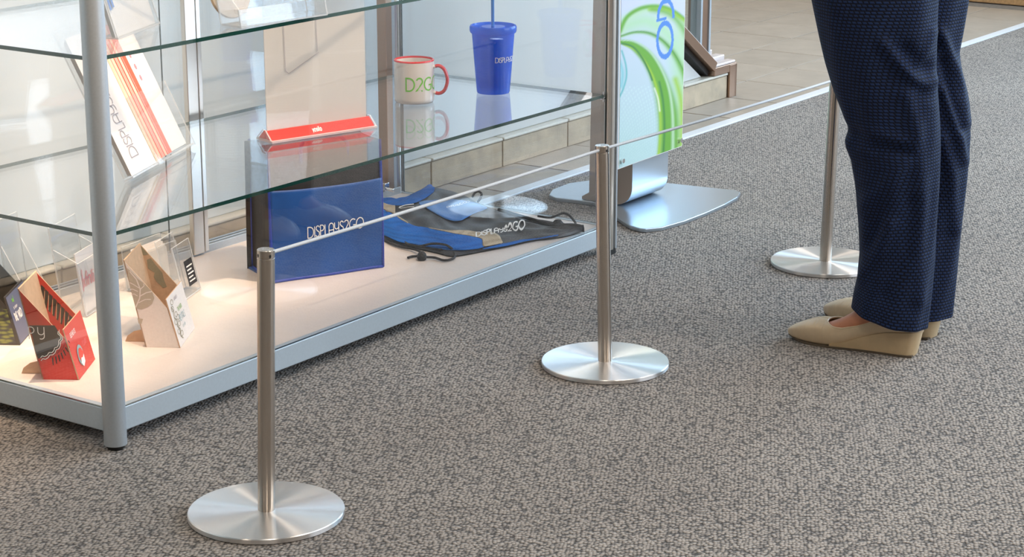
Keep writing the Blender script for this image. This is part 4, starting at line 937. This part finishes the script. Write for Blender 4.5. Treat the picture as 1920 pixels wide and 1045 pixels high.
# ------------------------------------------------------------------ the person
pe = bpy.data.objects.new('person', None); COL.objects.link(pe); pe.location = (.70, 3.70, 0)
tag(pe, 'person in navy woven trousers and beige wedge shoes, standing on the carpet', 'person')
PX, PY = .70, 3.70
def smoothstep(x): x = min(max(x, 0), 1); return x * x * (3 - 2 * x)
YN, YF = 3.655, 3.76
near_rows = [(-60, 1512, 1758), (0, 1522, 1757), (60, 1536, 1756), (120, 1550, 1756), (175, 1566, 1758), (215, 1581, 1760), (238, 1592, 1761), (250, 1591, 1761), (264, 1585, 1761), (276, 1587, 1761), (300, 1597, 1760), (345, 1605, 1758), (400, 1610, 1755), (480, 1612, 1750), (530, 1607, 1745), (570, 1599, 1741), (600, 1596, 1738)]
far_rows = [(-60, 1600, 1815), (0, 1612, 1812), (60, 1625, 1803), (95, 1630, 1797), (130, 1635, 1800), (190, 1640, 1812), (250, 1645, 1818), (330, 1645, 1813), (400, 1645, 1805), (480, 1640, 1795), (540, 1638, 1788), (585, 1636, 1783)]
RIDGES = [ # photo-plane polylines of cloth folds: points, width px, height m
 ([(1655, 80), (1690, 125), (1715, 150), (1738, 158), (1752, 150)], 9, 0.0104),
 ([(1752, 60), (1738, 95), (1722, 120)], 8, 0.0080), ([(1700, 95), (1722, 120), (1740, 130)], 14, -0.0096),
 ([(1590, 225), (1640, 250), (1690, 262)], 10, 0.0064), ([(1592, 262), (1640, 278), (1700, 285)], 9, -0.0064), ([(1600, 400), (1650, 360), (1700, 300), (1735, 200)], 16, 0.0080),
 ([(1612, 520), (1650, 470), (1668, 420)], 12, 0.0096), ([(1610, 480), (1640, 440), (1655, 400)], 9, -0.0080), ([(1700, 180), (1722, 260), (1730, 400), (1725, 560)], 14, 0.0088), ([(1660, 560), (1700, 480), (1712, 380)], 14, -0.0064)]
RIDGES_F = [([(1762, 60), (1785, 110), (1808, 170), (1815, 230)], 9, 0.0128), ([(1768, 170), (1790, 230), (1808, 300)], 9, 0.0112), ([(1765, 115), (1782, 180), (1800, 240)], 8, -0.0096), ([(1768, 260), (1785, 330), (1790, 430)], 10, 0.0080)]
def leg_mesh(rows, Y, depth, ridges, hem_fn, name_seed, top_rings):
    b = MB(); NA = 96; rings = []; uvs = []
    zl = []; 
    for y, xl, xr in rows:
        x0, z0 = on_y(xl, y, Y); x1, _ = on_y(xr, y, Y); zl.append((z0, x0, x1))
    zl.sort(); zs = [a[0] for a in zl]
    NR = 110; zmin, zmax = zs[0], zs[-1]
    def dist(px, py, pts):
        d = 1e9
        for (a, b_), (c, e) in zip(pts[:-1], pts[1:]):
            t_ = max(0, min(1, ((px - a) * (c - a) + (py - b_) * (e - b_)) / ((c - a) ** 2 + (e - b_) ** 2))); d = min(d, math.hypot(px - a - (c - a) * t_, py - b_ - (e - b_) * t_))
        return d
    cps = math.cos(CAM_P); sps = math.sin(CAM_P)
    for j in range(NR + 1):
        z = zmin + (zmax - zmin) * j / NR
        x0 = np.interp(z, zs, [a[1] for a in zl]); x1 = np.interp(z, zs, [a[2] for a in zl]); cx = (x0 + x1) / 2; hx = (x1 - x0) / 2; dy = depth(z); ring = []
        for i in range(NA):
            a = 2 * math.pi * i / NA; ca, sa = math.cos(a), math.sin(a); e = 2 / 2.25
            dx = hx * math.copysign(abs(ca) ** e, ca); dyy = dy * math.copysign(abs(sa) ** e, sa)
            zz = z
            wv = .0022 * math.sin(5 * a + 9 * z + name_seed) + .0016 * math.sin(9 * a - 23 * z)
            X = cx + dx; Yv = Y + dyy
            if sa < .2:
                vx, vy, vz = X, Yv, zz - CAM_H; dd = vy * cps - vz * sps; px = 960 + CAM_F * vx / dd; py = 522.5 - CAM_F * (vy * sps + vz * cps) / dd
                for pts, wd, hh in ridges:
                    d = dist(px, py, pts)
                    if d < wd * 2.5: wv += hh * math.exp(-(d / wd) ** 2) * min(1, -sa + .4)
            X += ca * wv * .5; Yv += sa * wv
            if j < 14: zz = z + (1 - j / 14) * (hem_fn(a, X))
            ring.append((X - PX, Yv - PY, zz)); uvs.append((a * (hx + dy) / 2, z))
        rings.append(ring)
    for (cx, cy, z, hx, hy) in top_rings:
        ring = []
        for i in range(NA):
            a = 2 * math.pi * i / NA; ring.append((cx + hx * math.cos(a) - PX, cy + hy * math.sin(a) - PY, z)); uvs.append((a * (hx + hy) / 2, z))
        rings.append(ring)
    b.loft(rings); return b, uvs
bn, uvn = leg_mesh(near_rows, YN, lambda z: .070 + .025 * smoothstep((z - .2) / .5), RIDGES, lambda a, X: .022 * max(0, -math.cos(a)) - .008 * max(0, math.cos(a)), 1.0, [(.655, 3.66, .70, .114, .097), (.667, 3.665, .77, .116, .105), (.69, 3.68, .85, .116, .112)])
bf, uvf = leg_mesh(far_rows, YF, lambda z: .070 + .018 * smoothstep((z - .2) / .5), RIDGES_F, lambda a, X: 0.0, 3.0, [(.712, 3.765, .70, .108, .092), (.712, 3.77, .77, .112, .10), (.71, 3.77, .85, .115, .105)])
off = len(bn.v); bn.v += bf.v; bn.f += [tuple(i + off for i in f) for f in bf.f]; bn.m += bf.m; uv_all = uvn + uvf
# hips and waistband
rings = []; NA = 64; base = len(bn.v)
for z, cx, hx, hy in ((.80, .705, .130, .165), (.86, .715, .135, .175), (.92, .715, .130, .172), (.98, .705, .115, .155), (1.04, .70, .105, .138)):
    rings.append([(cx + hx * math.cos(2 * math.pi * i / NA) - PX, 3.72 + hy * math.sin(2 * math.pi * i / NA) - PY, z) for i in range(NA)]); uv_all += [(2 * math.pi * i / NA * .14, z) for i in range(NA)]
bn.loft(rings); bn.uv = uv_all; bn.build('trousers', 'fabric', pe, smooth=True)
# body: one continuous skin surface
def shoe_frame(heel, toe):
    h = Vector((*heel, 0)); t_ = Vector((*toe, 0)); d = (t_ - h); L_ = d.length; d.normalize(); n = Vector((-d.y, d.x, 0)); return h, d, n, L_
NEAR = shoe_frame((.752, 3.618), (.522, 3.735)); FAR = shoe_frame((.806, 3.725), (.612, 3.885))
def FP(fr, t_, s, z): h, d, n, L_ = fr; p = h + d * (t_ * L_) + n * s; return Vector((p.x - PX, p.y - PY, z))
SK = []; SE = []; SR = []
def sv(p, r): SK.append(Vector(p)); SR.append(r); return len(SK) - 1
def chain(i0, pts):
    for p, r in pts: k = sv(p, r); SE.append((i0, k)); i0 = k
    return i0
pel = sv((0, .02, .95), (.085, .11))
for fr, hip, knee in ((NEAR, (-.0, -.06, .86), (-.035, -.055, .50)), (FAR, (0, .09, .86), (.015, .085, .50))):
    ank = FP(fr, .17, 0, .125)
    e = chain(pel, [(hip, (.062, .066)), ((Vector(hip) + Vector(knee)) / 2, (.058, .060)), (knee, (.050, .050)), (Vector(knee) * .62 + ank * .38, (.046, .046)), (ank, (.031, .031))])
    chain(e, [(FP(fr, .30, 0, .082), (.031, .032)), (FP(fr, .46, 0, .050), (.029, .023)), (FP(fr, .62, 0, .0315), (.030, .0165)), (FP(fr, .82, 0, .020), (.020, .009))])
    chain(e, [(FP(fr, .14, 0, .080), (.026, .024))])
chest = chain(pel, [((0, .02, 1.08), (.085, .11)), ((-.01, .02, 1.22), (.09, .125)), ((0, .02, 1.34), (.08, .12))])
neck = chain(chest, [((.0, .02, 1.42), (.045, .045)), ((-.015, .02, 1.48), (.045, .045))]); head = chain(neck, [((-.03, .02, 1.55), (.075, .065)), ((-.03, .02, 1.62), (.075, .066))])
chain(head - 1, [((-.105, .02, 1.545), (.014, .010)), ((-.122, .02, 1.535), (.009, .008))])
for s in (-1, 1):
    w_ = chain(chest, [((0, .02 + s * .16, 1.345), (.045, .045)), ((.02, .02 + s * .20, 1.20), (.038, .038)), ((.03, .02 + s * .215, 1.07), (.032, .032)), ((-.10, .02 + s * .19, 1.09), (.027, .027)), ((-.20, .02 + s * .15, 1.12), (.020, .024)), ((-.26, .02 + s * .13, 1.135), (.014, .030))])
    for k, (dx, l) in enumerate(((-.03, .075), (-.012, .085), (.006, .08), (.022, .062))):
        p = SK[w_]; chain(w_, [(p + Vector((-.03, dx, .004)), (.009, .009)), (p + Vector((-.03 - l * .5, dx * 1.2, .002)), (.008, .008)), (p + Vector((-.03 - l, dx * 1.2, -.014)), (.0065, .0065))])
    p = SK[w_ - 1]; chain(w_ - 1, [(p + Vector((-.03, -s * .03, .010)), (.010, .010)), (p + Vector((-.065, -s * .045, .008)), (.008, .008))])
me = bpy.data.meshes.new('body'); me.from_pydata([tuple(v) for v in SK], SE, []); tmp = bpy.data.objects.new('tmp_body', me); COL.objects.link(tmp)
md = tmp.modifiers.new('skin', 'SKIN'); md.use_smooth_shade = True
for i, sk in enumerate(me.skin_vertices[0].data): sk.radius = SR[i]; sk.use_root = (i == 0)
md = tmp.modifiers.new('sub', 'SUBSURF'); md.levels = 2; md.render_levels = 2
bpy.context.view_layer.update(); dg = bpy.context.evaluated_depsgraph_get(); bm_ = bpy.data.meshes.new_from_object(tmp.evaluated_get(dg)); bpy.data.objects.remove(tmp); bm_.name = 'body'
bm_.materials.clear(); bm_.materials.append(M['skin']); bm_.polygons.foreach_set('use_smooth', [True] * len(bm_.polygons))
o = bpy.data.objects.new('body', bm_); COL.objects.link(o); o.parent = pe
# blouse and hair
rings = []
for z, hx, hy in ((.99, .125, .165), (1.05, .118, .150), (1.14, .112, .143), (1.24, .118, .152), (1.33, .112, .165), (1.385, .080, .125), (1.415, .055, .070)):
    rings.append([(hx * math.cos(2 * math.pi * i / 48) - .005, .02 + hy * math.sin(2 * math.pi * i / 48), z) for i in range(48)])
b = MB(); b.loft(rings, cap0=False)
for s in (-1, 1): b.tube([(0, .02 + s * .12, 1.355), (.0, .02 + s * .17, 1.335), (.02, .02 + s * .205, 1.20), (.035, .02 + s * .217, 1.07), (-.02, .02 + s * .21, 1.065), (-.10, .02 + s * .19, 1.09)], [.055, .058, .050, .048, .044, .038], 20, caps=False)
b.build('blouse', 'blouse', pe, smooth=True)
b = MB(); b.grid(lambda a, c: (-.018 + (.088 + .006 * math.sin(20 * a)) * math.cos(2 * math.pi * a) * math.sin(math.pi * (.02 + .62 * c)) + .012, .02 + .082 * math.sin(2 * math.pi * a) * math.sin(math.pi * (.02 + .62 * c)), 1.60 + .115 * math.cos(math.pi * (.02 + .62 * c)) - (.10 * c if math.cos(2 * math.pi * a) > -.35 else -.05 * c)), 48, 20); b.build('hair', 'hair', pe, smooth=True)
for s in (-1, 1):
    b = MB(); b.lathe([(0, -.008), (.006, -.005), (.008, 0), (.006, .005), (0, .008)], 12); b.build('eye', 'white', pe, smooth=True, loc=(-.092, .02 + s * .028, 1.575))
    b = MB(); b.lathe([(0, -.016), (.008, -.012), (.011, 0), (.008, .012), (0, .016)], 12); b.build('ear', 'skin', pe, smooth=True, loc=(-.02, .02 + s * .068, 1.56))
b = MB(); b.tube([(-.098, .0, 1.515), (-.104, .02, 1.513), (-.098, .04, 1.515)], .004, 8); b.build('mouth', 'pink', pe, smooth=True)
# wedge pumps: upper, wedge with sole
def shoe(fr, sgn):
    #      t    half-width  seat z  top z(side)  dome z (centre when closed)
    ST_ = [(0.00, .001, .046, .078), (.006, .009, .047, .080), (.02, .0175, .047, .081), (.06, .0265, .046, .081), (.14, .0300, .044, .078), (.24, .0310, .041, .070), (.34, .0320, .034, .060), (.45, .0345, .023, .048), (.56, .0375, .011, .040), (.64, .0390, .0055, .037), (.70, .0390, .0045, .038), (.76, .0370, .0045, .0385), (.83, .0330, .005, .036), (.90, .0260, .006, .0315), (.955, .0170, .008, .026), (.99, .0075, .010, .020), (1.0, .001, .012, .016)]
    ts = [a[0] for a in ST_]; rings = []; NC = 49; T0, T1 = .60, .705
    TS = sorted([x for x in np.linspace(0, 1, 150) ** 1.15 if not T0 < x < T1] + [T0 + (T1 - T0) * math.sin(a) for a in np.linspace(0, math.pi / 2, 50)]); n_open = sum(1 for x in TS if x <= T1 + 1e-9)
    for t_ in TS:
        hw = np.interp(t_, ts, [a[1] for a in ST_]); zb = np.interp(t_, ts, [a[2] for a in ST_]); zt = np.interp(t_, ts, [a[3] for a in ST_])
        g = 0 if t_ < T0 else (1 - math.sqrt(max(0, 1 - ((t_ - T0) / (T1 - T0)) ** 2)) if t_ < T1 else 1); phm = math.acos(1 - g)
        if t_ > .55: zt += .0065 * smoothstep((t_ - .55) / .17) * (1 - smoothstep((t_ - .73) / .25))
        bend = sgn * .006 * math.sin(t_ * math.pi); ring = []
        for i in range(NC):
            q = -1 + 2 * i / (NC - 1); aq = abs(q)
            if aq < .30: s_ = q / .30 * hw * .85; z = zb + .0008
            elif aq < .65: f = (aq - .30) / .35; s_ = math.copysign(hw * (.85 + .15 * math.sin(f * math.pi / 2) - .06 * f * f), q); z = zb + (zt - zb) * (f * .72)
            else:
                f = (aq - .65) / .35; z = zb + (zt - zb) * (.72 + .28 * math.sin(f * math.pi / 2))
                s_ = math.copysign(hw * .94 * (math.cos(f * phm) - .05 * f * (1 - g)), q)
            wr = 0.0
            if .72 < t_ < .90 and aq > .3:
                for c_ in (.765, .825): wr -= .0012 * math.exp(-((t_ - c_ - .03 * (aq - .6)) / .0045) ** 2)
            ring.append(FP(fr, t_, s_ * (1 + wr * 12) + bend, z + wr))
        rings.append(ring)
    b = MB(); b.loft(rings, closed=False); u_ = b.build('shoe', 'leather', pe, smooth=60, solid=.0022)
    rim = [r_[0] for r_ in rings][:n_open]; rim2 = [r_[-1] for r_ in rings][:n_open]; loop = rim[::-1] + rim2[1:]; loop = [loop[0]] + [p for a, p in zip(loop[:-1], loop[1:]) if (p - a).length > 2e-4]
    loop = [sum((loop[max(0, min(len(loop) - 1, k + d))] for d in (-1, 0, 1)), Vector()) / 3 for k in range(len(loop))]
    b = MB(); b.tube(loop, .0021, 8); b.build('topline_binding', 'leather', u_, smooth=True)
    rings = []
    for j in range(41):
        t_ = .010 + j / 40 * .64; hw = np.interp(t_, ts, [a[1] for a in ST_]) * .985; zb = np.interp(t_, ts, [a[2] for a in ST_]) + .002; bend = sgn * .006 * math.sin(t_ * math.pi); r_ = []
        tb_ = t_ + .035 * (1 - smoothstep(t_ / .25))
        for q, z, k in ((-1, zb, 1), (-.97, zb * .5, .97), (-.93, .0015, .93), (.93, .0015, .93), (.97, zb * .5, .97), (1, zb, 1)):
            tt = t_ if z > zb * .9 else (t_ + (tb_ - t_) * (.5 if z > .002 else 1)); r_.append(FP(fr, tt, q * hw * 1.0 + bend, z))
        rings.append(r_)
    b = MB(); b.loft(rings, cap0=True, cap1=True); b.build('wedge_heel', 'wedge', u_, smooth=35)
    rings = []
    for j in range(41):
        t_ = .05 + j / 40 * .94; hw = np.interp(t_, ts, [a[1] for a in ST_]) * .96; zt_ = .0042 + .0 * t_ if t_ < .88 else np.interp(t_, ts, [a[2] for a in ST_]); bend = sgn * .006 * math.sin(t_ * math.pi); zb_ = .0003 + .010 * max(0, t_ - .86) / .14 * .8
        rings.append([FP(fr, t_, -hw + bend, zt_), FP(fr, t_, -hw + bend, zb_), FP(fr, t_, hw + bend, zb_), FP(fr, t_, hw + bend, zt_)])
    b = MB(); b.loft(rings, cap0=True, cap1=True); b.build('sole', 'sole', u_, smooth=35)
shoe(NEAR, -1); shoe(FAR, 1)
